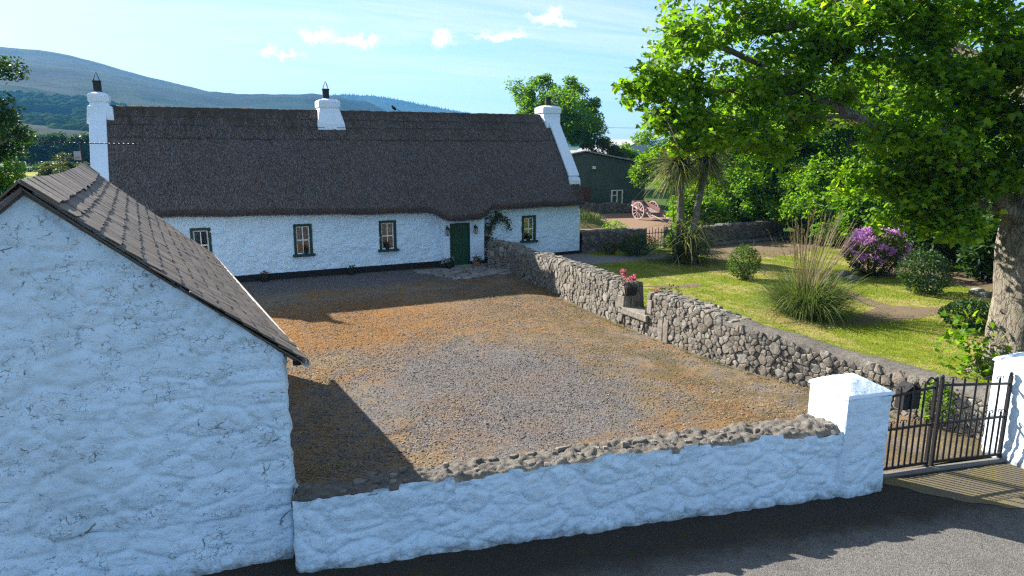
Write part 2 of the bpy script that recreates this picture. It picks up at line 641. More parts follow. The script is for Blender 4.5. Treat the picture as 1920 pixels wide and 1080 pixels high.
# tan litter gathers towards the garden wall and the far end; bare chips in the middle of the yard
dx = t.math('DIVIDE', t.math('SUBTRACT', X, 6.2), 3.3)
dy = t.math('DIVIDE', t.math('SUBTRACT', Y, 13.6), 4.6)
rad = t.math('SQRT', t.math('ADD', t.math('MULTIPLY', dx, dx), t.math('MULTIPLY', dy, dy)))
bare = t.ramp(t.math('ADD', rad, t.math('MULTIPLY', t.math('SUBTRACT', med, 0.5), 1.8)), 1.35, 0.55)
shade_strip = t.ramp(t.math('ADD', Y, t.math('MULTIPLY', t.math('SUBTRACT', med, 0.5), 3.0)), 25.6, 27.0)
bare = t.math('MAXIMUM', bare, shade_strip)
tf = t.ramp(t.math('ADD', med, t.math('MULTIPLY', t.math('SUBTRACT', fine, 0.5), 0.9)), 0.30, 0.62)
tf = t.math('MULTIPLY', tf, t.math('SUBTRACT', 1.0, t.math('MULTIPLY', bare, 0.95)))
c = t.mix(tf, grey, tan)
mo = t.ramp(t.math('ADD', t.noise(t.co, 0.55, 6, 0.65), t.math('MULTIPLY', t.math('SUBTRACT', fine, 0.5), 0.35)), 0.49, 0.58)
# moss band in front of the cottage's shadow and beside the outbuilding
bandY = t.math('ABSOLUTE', t.math('SUBTRACT', Y, 20.6))
band = t.ramp(t.math('ADD', bandY, t.math('MULTIPLY', t.math('SUBTRACT', big, 0.5), 5.0)), 4.2, 1.4)
leftx = t.ramp(X, 9.5, 5.0)
band = t.math('MULTIPLY', band, t.math('ADD', 0.35, t.math('MULTIPLY', leftx, 0.65)))
bandf = t.math('MULTIPLY', band, t.ramp(t.math('ADD', med, t.math('MULTIPLY', t.math('SUBTRACT', fine, 0.5), 0.8)), 0.18, 0.52))
mo = t.math('MAXIMUM', t.math('MULTIPLY', mo, 0.6), bandf)
mo = t.math('MULTIPLY', mo, t.math('SUBTRACT', 1.0, t.math('MULTIPLY', shade_strip, 0.9)))
mo = t.math('MULTIPLY', mo, t.math('SUBTRACT', 1.0, t.math('MULTIPLY', t.math('SUBTRACT', bare, shade_strip), 0.75)))
c = t.mix(mo, c, moss)
ol = t.math('MULTIPLY', t.ramp(t.noise(t.co, 0.9, 5, 0.7), 0.42, 0.60), t.ramp(X, 7.5, 10.5))
c = t.mix(t.math('MULTIPLY', ol, 0.8), c, olive)
h = t.math('ADD', t.math('MULTIPLY', t.noise(t.co, 55.0, 3, 0.7), 0.9), t.math('MULTIPLY', fine, 0.9))
finish(t, c, 0.95, h, 0.8, 0.025, 0.15)

m, t = new_mat('gravel_chip')
r = t.n('ShaderNodeNewGeometry').outputs['Random Per Island']
c = t.mix(r, (0.05, 0.045, 0.05), (0.58, 0.52, 0.46))
c = t.mix(t.ramp(t.math('FRACT', t.math('MULTIPLY', r, 17.0)), 0.72, 0.95), c, (0.38, 0.27, 0.17))
finish(t, c, 0.9)
m, t = new_mat('dry_litter')
r = t.n('ShaderNodeNewGeometry').outputs['Random Per Island']
c = t.mix(r, (0.25, 0.13, 0.045), (0.60, 0.44, 0.26))
finish(t, c, 0.9)

# asphalt
m, t = new_mat('asphalt')
sep = t.n('ShaderNodeSeparateXYZ', {0: t.co})
ag = t.n('ShaderNodeTexVoronoi', {'Scale': 75.0, 'Vector': t.co})
av = t.n('ShaderNodeSeparateColor', {0: ag.outputs['Color']}).outputs[0]
n = t.noise(t.co, 0.9, 6, 0.65)
n3 = t.noise(t.co, 30, 4, 0.7)
c = t.mix(av, (0.11, 0.107, 0.103), (0.37, 0.352, 0.325))
c = t.mix(t.ramp(t.noise(t.co, 0.35, 5, 0.7), 0.45, 0.62), c, t.mix(0.35, c, (0.08, 0.08, 0.08)))
c = t.mix(t.ramp(n, 0.35, 0.7), c, t.mix(0.25, c, (0.26, 0.245, 0.22)))
# verge dirt under the wall, darkened and widened to paint in the wall's shadow
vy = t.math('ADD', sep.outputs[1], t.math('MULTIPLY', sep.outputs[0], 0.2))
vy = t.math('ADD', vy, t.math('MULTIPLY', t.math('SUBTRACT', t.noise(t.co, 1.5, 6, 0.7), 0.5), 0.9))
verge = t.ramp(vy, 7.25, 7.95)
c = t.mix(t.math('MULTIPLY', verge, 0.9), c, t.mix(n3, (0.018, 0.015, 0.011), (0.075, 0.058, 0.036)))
ms = t.math('MULTIPLY', verge, t.ramp(t.noise(t.co, 2.4, 5, 0.7), 0.56, 0.68))
c = t.mix(t.math('MULTIPLY', ms, 0.7), c, (0.085, 0.075, 0.012))
fl = t.math('MULTIPLY', verge, t.ramp(t.vor(t.co, 13.0), 0.10, 0.05))
c = t.mix(t.math('MULTIPLY', fl, t.ramp(t.noise(t.co, 3.0, 3), 0.45, 0.6)), c, (0.30, 0.25, 0.17))
finish(t, c, 0.9, t.math('ADD', ag.outputs['Distance'], n3), 0.6, 0.012, 0.25)

# threshold and drive by the gate: fine mossy grit
m, t = new_mat('mossy_grit')
n = t.noise(t.co, 1.7, 6, 0.7)
n2 = t.noise(t.co, 38, 4, 0.75)
c = t.mix(n2, (0.14, 0.12, 0.085), (0.36, 0.31, 0.23))
c = t.mix(t.ramp(n, 0.44, 0.66), c, t.mix(n2, (0.20, 0.165, 0.05), (0.44, 0.38, 0.16)))
finish(t, c, 0.95, n2, 0.8, 0.02, 0.1)

# lawn
def grass_mat(name, g1, g2, dry, drysc=0.35, drylo=0.5, dryhi=0.72):
    m, t = new_mat(name)
    n = t.noise(t.mapping(t.co, scale=(1, 0.45, 1), rot=(0, 0, 0.5)), drysc, 6, 0.65)
    n2 = t.noise(t.co, 2.3, 6, 0.7)
    n3 = t.noise(t.mapping(t.co, scale=(1, 1, 1)), 40, 4, 0.75)
    c = t.mix(t.ramp(n2, 0.3, 0.7), g1, g2)
    c = t.mix(t.ramp(t.math('ADD', n, t.math('MULTIPLY', t.math('SUBTRACT', n2, 0.5), 0.35)), drylo, dryhi), c, dry)
    c = t.mix(t.ramp(t.noise(t.co, 7.0, 5, 0.7), 0.35, 0.65), t.mix(0.22, c, (0.03, 0.05, 0.005)), c)
    c = t.mix(n3, t.mix(0.25, c, (0.02, 0.03, 0.005)), c)
    finish(t, c, 0.95, n3, 0.8, 0.03, 0.1)


grass_mat('lawn_grass', (0.20, 0.29, 0.012), (0.34, 0.40, 0.03), (0.60, 0.50, 0.17), 0.5, 0.44, 0.66)
grass_mat('field_grass', (0.07, 0.15, 0.02), (0.11, 0.20, 0.03), (0.17, 0.20, 0.06), 0.02)
grass_mat('field_bright', (0.13, 0.26, 0.05), (0.17, 0.31, 0.06), (0.19, 0.30, 0.08), 0.02)
grass_mat('field_yellow', (0.36, 0.38, 0.02), (0.46, 0.44, 0.03), (0.48, 0.42, 0.06), 0.05)
grass_mat('mound_grass', (0.15, 0.21, 0.03), (0.24, 0.27, 0.06), (0.42, 0.34, 0.17), 0.8, 0.42, 0.6)
m, t = new_mat('lawn_blade')
r = t.n('ShaderNodeNewGeometry').outputs['Random Per Island']
pn = t.ramp(t.noise(t.mapping(t.co, scale=(1, 0.45, 1), rot=(0, 0, 0.5)), 0.5, 6, 0.65), 0.44, 0.66)
c = t.mix(r, (0.17, 0.26, 0.012), (0.36, 0.43, 0.03))
c = t.mix(t.math('MULTIPLY', pn, 0.85), c, t.mix(r, (0.46, 0.40, 0.10), (0.64, 0.54, 0.20)))
finish(t, c, 0.8)

m, t = new_mat('earth_path')
n = t.noise(t.co, 2.0, 6, 0.7)
n2 = t.noise(t.co, 30, 5, 0.75)
c = t.mix(n2, (0.19, 0.135, 0.085), (0.42, 0.32, 0.22))
c = t.mix(t.ramp(n, 0.5, 0.7), c, (0.22, 0.20, 0.08))
finish(t, c, 0.95, n2, 0.8, 0.02, 0.1)
m, t = new_mat('track_gravel')
n2 = t.noise(t.co, 12, 5, 0.75)
c = t.mix(n2, (0.26, 0.16, 0.10), (0.52, 0.36, 0.26))
finish(t, c, 0.95, n2, 0.8, 0.03, 0.1)
m, t = new_mat('concrete_path')
n2 = t.noise(t.co, 9, 6, 0.7)
finish(t, t.mix(n2, (0.17, 0.165, 0.155), (0.30, 0.29, 0.27)), 0.9, n2, 0.5, 0.02, 0.2)


def leaf_mat(name, a, b, c3=None, trans=0.45, rough=0.55, tint=(1.5, 1.6, 0.5), spec=0.2):
    m, t = new_mat(name)
    r = t.n('ShaderNodeNewGeometry').outputs['Random Per Island']
    n = t.noise(t.co, 0.55, 3, 0.5)
    c = t.mix(t.math('ADD', t.math('MULTIPLY', r, 0.7), t.math('MULTIPLY', n, 0.3)), a, b)
    if c3:
        c = t.mix(t.ramp(t.math('FRACT', t.math('MULTIPLY', r, 9.1)), 0.78, 0.95), c, c3)
    d = t.n('ShaderNodeBsdfPrincipled', {'Base Color': c, 'Roughness': rough, 'Specular IOR Level': spec})
    tc = t.mix(1.0, c, tint, 'MULTIPLY')
    tr = t.n('ShaderNodeBsdfTranslucent', {'Color': tc})
    mx = t.n('ShaderNodeMixShader', {0: trans, 1: d.outputs[0], 2: tr.outputs[0]})
    t.link(mx.outputs[0], t.out.inputs['Surface'])


leaf_mat('leaf_sycamore', (0.06, 0.155, 0.010), (0.20, 0.35, 0.022), (0.31, 0.43, 0.04), 0.58)
leaf_mat('leaf_mid', (0.065, 0.165, 0.012), (0.14, 0.27, 0.02), (0.20, 0.31, 0.03), 0.55)
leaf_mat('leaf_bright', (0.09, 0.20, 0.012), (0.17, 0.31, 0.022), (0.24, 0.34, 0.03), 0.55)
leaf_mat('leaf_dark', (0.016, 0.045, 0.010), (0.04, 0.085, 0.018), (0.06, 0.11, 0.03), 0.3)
leaf_mat('leaf_olive', (0.06, 0.085, 0.025), (0.11, 0.13, 0.045), (0.14, 0.15, 0.06), 0.35)
leaf_mat('leaf_box', (0.05, 0.12, 0.015), (0.11, 0.20, 0.03), (0.15, 0.22, 0.03), 0.4)
leaf_mat('leaf_palm', (0.09, 0.14, 0.04), (0.24, 0.27, 0.10), (0.48, 0.42, 0.18), 0.42, 0.4, (1.4, 1.4, 0.7))
leaf_mat('leaf_pampas', (0.08, 0.15, 0.03), (0.22, 0.31, 0.08), (0.40, 0.42, 0.18), 0.35, 0.5, (1.3, 1.3, 0.7))
leaf_mat('plume', (0.27, 0.22, 0.13), (0.45, 0.38, 0.24), (0.38, 0.30, 0.20), 0.35, 0.7, (1.2, 1.1, 0.9))
leaf_mat('petal_purple', (0.42, 0.15, 0.45), (0.66, 0.33, 0.68), (0.80, 0.55, 0.80), 0.4, 0.5, (1.2, 1.0, 1.2))
leaf_mat('petal_pink', (0.62, 0.05, 0.16), (0.80, 0.20, 0.34), (0.85, 0.45, 0.50), 0.4, 0.5, (1.2, 1.0, 1.0))
leaf_mat('petal_red', (0.20, 0.012, 0.02), (0.36, 0.03, 0.04), None, 0.3, 0.5, (1.2, 1, 1))
leaf_mat('leaf_wood', (0.035, 0.075, 0.02), (0.07, 0.12, 0.03), None, 0.0, 1.0, spec=0.0)

# hills: heather, grass and bracken patches
m, t = new_mat('hill_moor')
n = t.noise(t.mapping(t.co, scale=(1, 1, 2.2)), 0.0035, 8, 0.66)
n2 = t.noise(t.mapping(t.co, scale=(1, 1, 3)), 0.012, 7, 0.7)
sep = t.n('ShaderNodeSeparateXYZ', {0: t.co})
c = t.mix(t.ramp(n, 0.44, 0.58), (0.020, 0.026, 0.024), (0.070, 0.105, 0.035))
c = t.mix(t.ramp(n2, 0.48, 0.66), c, (0.028, 0.027, 0.024))
low = t.ramp(t.math('ADD', sep.outputs[2], t.math('MULTIPLY', t.math('SUBTRACT', n, 0.5), 220.0)), 105.0, 40.0)
c = t.mix(t.math('MULTIPLY', low, 0.8), c, t.mix(t.ramp(n2, 0.45, 0.6), (0.075, 0.115, 0.025), (0.025, 0.042, 0.018)))
finish(t, c, 1.0, n2, 0.7, 12.0, 0.05)
m, t = new_mat('hill_forest')
n = t.noise(t.co, 0.05, 6, 0.75)
finish(t, t.mix(n, (0.014, 0.026, 0.014), (0.040, 0.062, 0.030)), 1.0, n, 1.0, 8.0, 0.05)


# measured reflectances: bring sunlit grounds, stones and leaves down to real-world values
def scale_albedo(name, k, tint=(1, 1, 1)):
    nt = MATS[name].node_tree
    for nd in list(nt.nodes):
        if nd.type in ('BSDF_PRINCIPLED', 'BSDF_TRANSLUCENT'):
            sk = nd.inputs['Base Color' if nd.type == 'BSDF_PRINCIPLED' else 'Color']
            if not sk.is_linked:
                continue
            src = sk.links[0].from_socket
            mx = nt.nodes.new('ShaderNodeVectorMath')
            mx.operation = 'MULTIPLY'
            nt.links.new(src, mx.inputs[0])
            mx.inputs[1].default_value = tuple(k * c for c in tint)
            nt.links.new(mx.outputs[0], sk)


scale_albedo('flagstone', 0.62)
scale_albedo('hill_moor', 1.0, (0.75, 1.15, 0.85))
scale_albedo('thatch', 0.80, (1.06, 0.98, 0.90))
scale_albedo('thatch_ridge', 0.78, (1.04, 0.99, 0.93))
for _n, _k in {'yard_gravel': 0.47, 'gravel_chip': 0.47, 'dry_litter': 0.5, 'asphalt': 0.50, 'mossy_grit': 0.5, 'lawn_grass': 0.62, 'lawn_blade': 0.66, 'earth_path': 0.5,
               'track_gravel': 0.55, 'concrete_path': 0.7, 'stone': 0.56, 'stone_pale': 0.58, 'stone_dark': 0.85, 'mortar': 0.55, 'slate': 0.40, 'sycamore_bark': 0.6, 'bark': 0.6,
               'leaf_sycamore': 0.86, 'leaf_mid': 0.85, 'leaf_bright': 0.85, 'leaf_dark': 1.0, 'leaf_olive': 0.7, 'leaf_box': 0.7, 'leaf_palm': 0.62, 'leaf_pampas': 0.62, 'plume': 0.6,
               'petal_purple': 1.0, 'petal_pink': 0.7, 'field_grass': 0.6, 'field_bright': 0.6, 'field_yellow': 0.6, 'mound_grass': 0.6, 'hill_moor': 0.25, 'hill_forest': 0.7, 'leaf_wood': 0.45, 'straw': 0.8,
               'cart_pink': 0.75, 'cart_red': 0.7, 'cart_grey': 0.7, 'metal_roof': 0.5, 'shed_blue': 0.6, 'gutter_white': 0.6}.items():
    scale_albedo(_n, _k)

# roots whose children are written in world coordinates
_WROOT = set()


def root_at(name, loc, label=None, cat=None, group=None):
    o = empty(name, loc, 0.0, label, cat, group)
    _WROOT.add(o.name)
    return o


def put(o, parent=None):
    COL.objects.link(o)
    if parent is not None:
        o.parent = parent
        if parent.name in _WROOT:
            o.matrix_parent_inverse = parent.matrix_basis.inverted()
    return o


# ------------------------------------------------------------------ voronoi stones
def clip_poly(poly, p, q, wp=0.0, wq=0.0):
    """keep the part of poly nearer to p than to q (power distance)"""
    nx, ny = q[0] - p[0], q[1] - p[1]
    c = (q[0] ** 2 + q[1] ** 2 - wq - p[0] ** 2 - p[1] ** 2 + wp) / 2.0
    out = []
    n = len(poly)
    for i in range(n):
        a = poly[i]
        b = poly[(i + 1) % n]
        da = nx * a[0] + ny * a[1] - c
        db = nx * b[0] + ny * b[1] - c
        if da <= 0:
            out.append(a)
        if (da < 0 < db) or (db < 0 < da):
            k = da / (da - db)
            out.append((a[0] + (b[0] - a[0]) * k, a[1] + (b[1] - a[1]) * k))
    return out


def voronoi_cells(S, W, box, reach):
    """S (n,2) seeds, W weights, box=(x0,x1,y0,y1)"""
    cells = []
    for i in range(len(S)):
        d2 = (S[:, 0] - S[i, 0]) ** 2 + (S[:, 1] - S[i, 1]) ** 2
        nb = np.where((d2 < reach * reach) & (d2 > 0))[0]
        nb = nb[np.argsort(d2[nb])][:22]
        r = reach
        poly = [(max(box[0], S[i, 0] - r), max(box[2], S[i, 1] - r)), (min(box[1], S[i, 0] + r), max(box[2], S[i, 1] - r)),
                (min(box[1], S[i, 0] + r), min(box[3], S[i, 1] + r)), (max(box[0], S[i, 0] - r), min(box[3], S[i, 1] + r))]
        for j in nb:
            poly = clip_poly(poly, S[i], S[j], W[i], W[j])
            if len(poly) < 3:
                break
        # drop very short edges
        if len(poly) >= 3:
            q = []
            for k, a in enumerate(poly):
                b = poly[(k + 1) % len(poly)]
                if math.hypot(a[0] - b[0], a[1] - b[1]) > 0.018:
                    q.append(a)
            poly = q
        cells.append(poly if len(poly) >= 3 else None)
    return cells


def poisson(box, rmin, rmax, tries, seed):
    """random seeds with varied spacing; returns seeds and radii"""
    g = np.random.default_rng(seed)
    P = []
    cell = {}
    cs = rmax
    for _ in range(tries):
        x = g.uniform(box[0], box[1])
        y = g.uniform(box[2], box[3])
        u = g.random()
        r = rmin + (rmax - rmin) * (u ** 1.8)
        ci, cj = int(x / cs), int((y + 50) / cs)
        ok = True
        for a in (-2, -1, 0, 1, 2):
            for b in (-2, -1, 0, 1, 2):
                for (px, py, pr) in cell.get((ci + a, cj + b), ()):
                    if math.hypot(px - x, (py - y) * 1.2) < (pr + r):
                        ok = False
                        break
                if not ok:
                    break
            if not ok:
                break
        if ok:
            P.append((x, y, r))
            cell.setdefault((ci, cj), []).append((x, y, r))
    A = np.array(P)
    return A[:, :2], A[:, 2]


def stone_geo(poly, fmap, depth, g, gap=0.012, back=0.06):
    """rounded stone over a polygon of surface coordinates; fmap(a,b)->(pos,normal)"""
    P = np.array(poly)
    c = P.mean(0)
    size = np.sqrt(((P - c) ** 2).sum(1)).mean()
    k = len(P)
    rings = [(-back, 0.99, 0), (depth * 0.50, 1.0, 0), (depth * 0.92, 0.90, 0), (depth * 1.0, 0.62, 0)]
    V = []
    tilt = g.uniform(-0.22, 0.22, 2)
    for (d, s, _) in rings:
        for p in P:
            q = c + (p - c) * max(0.2, s * (1 - gap / max(size, 0.03)))
            jit = 0.0 if d < 0 else 1.0
            q = q + g.uniform(-1, 1, 2) * 0.06 * size * jit
            pos, nn = fmap(q[0], q[1])
            dd = d + (jit * (tilt[0] * (q[0] - c[0]) + tilt[1] * (q[1] - c[1])) * 0.5 if d > depth * 0.5 else 0) + g.uniform(-1, 1) * 0.06 * depth * jit
            V.append(pos + nn * dd)
    pos, nn = fmap(c[0], c[1])
    V.append(pos + nn * depth * 1.06)
    F = []
    for r in range(3):
        for i in range(k):
            j = (i + 1) % k
            F.append((r * k + i, r * k + j, (r + 1) * k + j, (r + 1) * k + i))
    m = len(V) - 1
    for i in range(k):
        F.append((3 * k + i, 3 * k + (i + 1) % k, m))
    F.append(tuple(range(k - 1, -1, -1)))
    return V, F


def mesh_from(name, V, F, mat, smooth=True):
    me = bpy.data.meshes.new(name)
    me.from_pydata([tuple(map(float, v)) for v in V], [], F)
    bm = bmesh.new()
    bm.from_mesh(me)
    bmesh.ops.recalc_face_normals(bm, faces=bm.faces)
    bm.to_mesh(me)
    bm.free()
    if smooth:
        me.polygons.foreach_set('use_smooth', [True] * len(me.polygons))
    me.materials.append(MATS[mat])
    me.update()
    return me


def lay_stones(parent, geos, mats, name='stone', limit=300, view=None):
    """geos: list of (V, F, area). The nearest/largest become parts, the rest one stuff part."""
    camp = np.array([0, 0, CAM_H])
    order = sorted(range(len(geos)), key=lambda i: -geos[i][2] / max(1e-6, np.sum((np.array(geos[i][0][-1]) - camp) ** 2)))
    rest = order[limit:]
    for n, i in enumerate(order[:limit]):
        V, F, _ = geos[i]
        mm = mats[i % len(mats)]
        put(bpy.data.objects.new(name, mesh_from(name, V, F, mm, False)), parent)
    if rest:
        V, F = [], []
        for i in rest:
            b = len(V)
            V += list(geos[i][0])
            F += [tuple(b + q for q in f) for f in geos[i][1]]
        o = put(bpy.data.objects.new('small_' + name + 's', mesh_from('small_' + name + 's', V, F, mats[0], False)), parent)
        o['kind'] = 'stuff'


def poly_area(p):
    a = 0
    for i in range(len(p)):
        x0, y0 = p[i]
        x1, y1 = p[(i + 1) % len(p)]
        a += x0 * y1 - x1 * y0
    return abs(a) / 2


# ------------------------------------------------------------------ ground and roads
def sheet(name, poly, z, mat, kind='structure', jitter=0.0, step=0.5, parent=None):
    pts = []
    n = len(poly)
    for i in range(n):
        a = np.array(poly[i], float)
        b = np.array(poly[(i + 1) % n], float)
        L = np.linalg.norm(b - a)
        k = max(1, int(L / step)) if jitter else 1
        for q in range(k):
            p = a + (b - a) * q / k
            if jitter:
                p = p + jitter * np.array([vnoise(np.array([[p[0] * 1.3, p[1] * 1.3]]), 1, 5)[0] + 0.6 * vnoise(np.array([[p[0] * 4, p[1] * 4]]), 1, 8)[0],
                                           vnoise(np.array([[p[0] * 1.3 + 50, p[1] * 1.3]]), 1, 6)[0] + 0.6 * vnoise(np.array([[p[0] * 4 + 50, p[1] * 4]]), 1, 9)[0]])
            pts.append((p[0], p[1], z))
    me = bpy.data.meshes.new(name)
    me.from_pydata(pts, [], [tuple(range(len(pts)))])
    bm = bmesh.new()
    bm.from_mesh(me)
    bmesh.ops.triangulate(bm, faces=bm.faces)
    for f in bm.faces:
        if f.normal.z < 0:
            f.normal_flip()
    bm.to_mesh(me)
    bm.free()
    me.materials.append(MATS[mat])
    o = put(bpy.data.objects.new(name, me), parent)
    if kind:
        o['kind'] = kind
    return o


def wall_y(x):
    """front base line of the roadside wall"""
    return 8.47 - 0.1995 * (x - 0.95)


GR = 4900
sheet('ground', [(-GR, -GR), (GR, -GR), (GR, GR), (-GR, GR)], -0.06, 'field_grass')
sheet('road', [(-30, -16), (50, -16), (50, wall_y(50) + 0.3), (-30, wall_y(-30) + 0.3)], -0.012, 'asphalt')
sheet('gravel_yard', [(-6, 9.6), (0.5, 8.9), (9.3, 7.15), (13.3, 6.6), (13.6, 8.0), (12.7, 12), (12.4, 16), (12.6, 22), (13.1, 29.6), (-6, 29.6)], 0.0, 'yard_gravel')
sheet('gateway_ground', [(9.7, 6.95), (12.75, 6.35), (14.2, 4.2), (13.0, 4.0), (11.6, 4.9), (10.5, 5.9)], -0.006, 'mossy_grit', jitter=0.12, step=0.15)
LZ = 0.12
lw = MB()
lawn_poly = [(13.3, 7.0), (16, 6.2), (48, 0), (60, 10), (60, 31), (17.8, 31), (17.75, 29.5), (12.9, 29.4), (12.9, 22), (12.5, 17), (12.6, 12)]
sheet('lawn', lawn_poly, LZ, 'lawn_grass')
sheet('cottage_path', [(13.0, 27.2), (16.4, 26.2), (20.5, 26.4), (24.5, 26.2), (24.6, 27.0), (20.6, 27.4), (17.9, 28.0), (17.8, 29.3), (13.0, 29.3)], LZ + 0.004, 'concrete_path', jitter=0.06, step=0.4)
sheet('garden_path', [(16.6, 14.0), (18.0, 13.7), (19.8, 13.35), (21.4, 13.5), (22.9, 13.75), (22.3, 14.1), (21.3, 14.9), (21.6, 16.2), (22.2, 17.4), (21.7, 17.5), (21.0, 16.3), (20.5, 14.9), (18.8, 14.35)], LZ + 0.004, 'earth_path', jitter=0.12, step=0.3)
sheet('flower_bed', [(22.0, 24.6), (26.5, 24.4), (30.5, 25.5), (31, 28.6), (24.2, 28.2)], LZ + 0.005, 'earth_path', jitter=0.15, step=0.4)
sheet('shrub_bed', [(25.0, 19.4), (26.9, 17.4), (26.3, 14.4), (26.6, 12.4), (34, 11), (34, 24), (28.8, 22.3), (26.4, 20.7)], LZ + 0.005, 'earth_path', jitter=0.15, step=0.4)
sheet('worn_turf', [(15.2, 21.2), (16.4, 21.1), (17.6, 20.9), (18.2, 20.6), (17.2, 20.45), (16.0, 20.6)], LZ + 0.003, 'earth_path', jitter=0.25, step=0.25)
sheet('rear_track', [(17.8, 30.2), (34, 30.2), (38, 44), (37, 48.8), (20, 48.8)], -0.02, 'track_gravel')
sheet('hay_field', [(-60, 150), (-14, 150), (-8, 172), (-70, 172)], -0.04, 'field_yellow')
sheet('far_field', [(-90, 176), (0, 176), (6, 225), (-110, 225)], -0.04, 'field_bright')


# ------------------------------------------------------------------ hills
def hill(name, mat, prof, r0, r1, amp, seed, az_pad=(-60, 0)):
    az = np.array([p[0] for p in prof])
    el = np.array([p[1] for p in prof])
    A = np.radians(np.linspace(az[0] - 0.001, az[-1], 420))
    Rr = np.linspace(0, 1, 70)
    AA, RR = np.meshgrid(A, Rr, indexing='ij')
    E = np.interp(np.degrees(AA), az, el)
    crest = CAM_H + E * r1
    rad = r0 + (r1 - r0) * RR * 1.25
    tt = np.clip((rad - r0) / (r1 - r0), 0, 1.25)
    up = np.clip(tt, 0, 1)
    shape = up ** 1.25 * (0.75 + 0.25 * up)
    fall = np.clip((tt - 1) / 0.25, 0, 1)
    Z = crest * (shape - 0.75 * fall)
    X = rad * np.sin(AA)
    Y = rad * np.cos(AA)
    P = np.stack([X, Y], -1)
    relief = fbm(P, 1 / 420.0, 5, seed, 0.5)
    Z = Z + relief * amp * np.sin(np.clip(tt, 0, 1) * math.pi) ** 0.8 - 2.5 * (1 - up) ** 4
    Z = Z + fbm(P, 1 / 60.0, 3, seed + 40) * 1.4 * up
    V = np.stack([X, Y, Z], -1).reshape(-1, 3)
    o = np_obj(name, V, grid_faces(len(A), len(Rr)), mat, None, True)
    o['kind'] = 'structure'
    return o


moor = [(-75, 0.02), (-55, 0.055), (-35, 0.095), (-20, 0.108), (-9.68, 0.1092), (-7.98, 0.108), (-5.92, 0.104), (-3.79, 0.0946), (-1.23, 0.0823), (0.79, 0.074), (3.6, 0.0640),
        (6.59, 0.0628), (9.51, 0.0668), (12.1, 0.0640), (14.1, 0.053), (16.14, 0.0362), (18.63, 0.0161), (21, 0.002), (23, -0.002)]
hill('moor_hill', 'hill_moor', moor, 420, 2300, 26, 3)
forest = [(6.0, 0.03), (8.11, 0.0571), (10.49, 0.0648), (12.1, 0.0667), (14.54, 0.0659), (17.02, 0.0592), (19.53, 0.0509), (22.5, 0.0417), (25.5, 0.0272), (31.53, 0.0073), (37.84, 0.0032), (48, 0.003), (70, 0.002)]
hill('forest_hill', 'hill_forest', forest, 1500, 3100, 22, 9)


# ------------------------------------------------------------------ lumpy walls
def lumps(U, Z, sx, sz, seed):
    wu = U * sx + 0.35 * vnoise(np.stack([U, Z], -1), 1.7, seed + 1)
    wz = Z * sz + 0.35 * vnoise(np.stack([U, Z], -1), 1.9, seed + 2)
    f1, f2, cid = vor2(wu, wz, seed)
    e = np.clip((f2 - f1) / 0.35, 0, 1)
    return (1 - (1 - e) ** 2) * (0.55 + 0.45 * cid)


def lumpy_wall(name, p0, p1, top, mat, parent, amp=0.035, step=0.035, holes=(), sx=2.2, sz=4.0, seed=1, zmin=-0.05, nvec=None, flare=0.0, topfade=0.0, endfade=0.06):
    """vertical sheet from p0 to p1 (xy), height top(u), displaced outwards like whitewashed rubble"""
    p0 = np.array(p0, float)
    p1 = np.array(p1, float)
    L = np.linalg.norm(p1 - p0)
    d = (p1 - p0) / L
    nrm = np.array([d[1], -d[0]]) if nvec is None else np.array(nvec)
    us = np.linspace(0, L, max(2, int(L / step)))
    for h in holes:
        us = np.concatenate([us, [h[0], h[1]]])
    us = np.unique(np.round(us, 4))
    H = float(np.max(top(us)))
    vs = np.linspace(0, 1, max(2, int((H - zmin) / step)))
    if holes:
        vs = np.unique(np.round(np.concatenate([vs] + [[(h[2] - zmin) / (H - zmin), (h[3] - zmin) / (H - zmin)] for h in holes]), 5))
    U, Vv = np.meshgrid(us, vs, indexing='ij')
    T = top(us)[:, None]
    Z = zmin + Vv * (T - zmin)
    D = amp * lumps(U, Z, sx, sz, seed) + amp * 0.22 * lumps(U, Z, sx * 2.3, sz * 2.1, seed + 5) + amp * 0.55 * fbm(np.stack([U, Z], -1), 3.4, 5, seed + 30, 0.62) + amp * 0.9 * vnoise(np.stack([U, Z], -1), 0.6, seed + 60)
    if flare:
        D = D + flare * np.clip(1 - Z / 0.9, 0, 1) ** 2
    if topfade:
        D = D * np.clip((T - Z) / topfade, 0.15, 1) - 0.05 * np.clip(1 - (T - Z) / topfade, 0, 1) ** 2
    if endfade:
        D = D * np.clip(np.minimum(U, L - U) / endfade, 0, 1) ** 0.5
    P = p0[None, None, :] + U[..., None] * d + D[..., None] * nrm
    V = np.concatenate([P, Z[..., None]], -1)
    keep = np.ones((len(us) - 1, len(vs) - 1), bool)
    uc = (us[1:] + us[:-1]) / 2
    for h in holes:
        zc = zmin + (vs[1:] + vs[:-1]) / 2 * (H - zmin)
        keep &= ~(((uc > h[0]) & (uc < h[1]))[:, None] & ((zc > h[2]) & (zc < h[3]))[None, :])
    return np_obj(name, V.reshape(-1, 3), grid_faces(len(us), len(vs), keep), mat, parent, True)


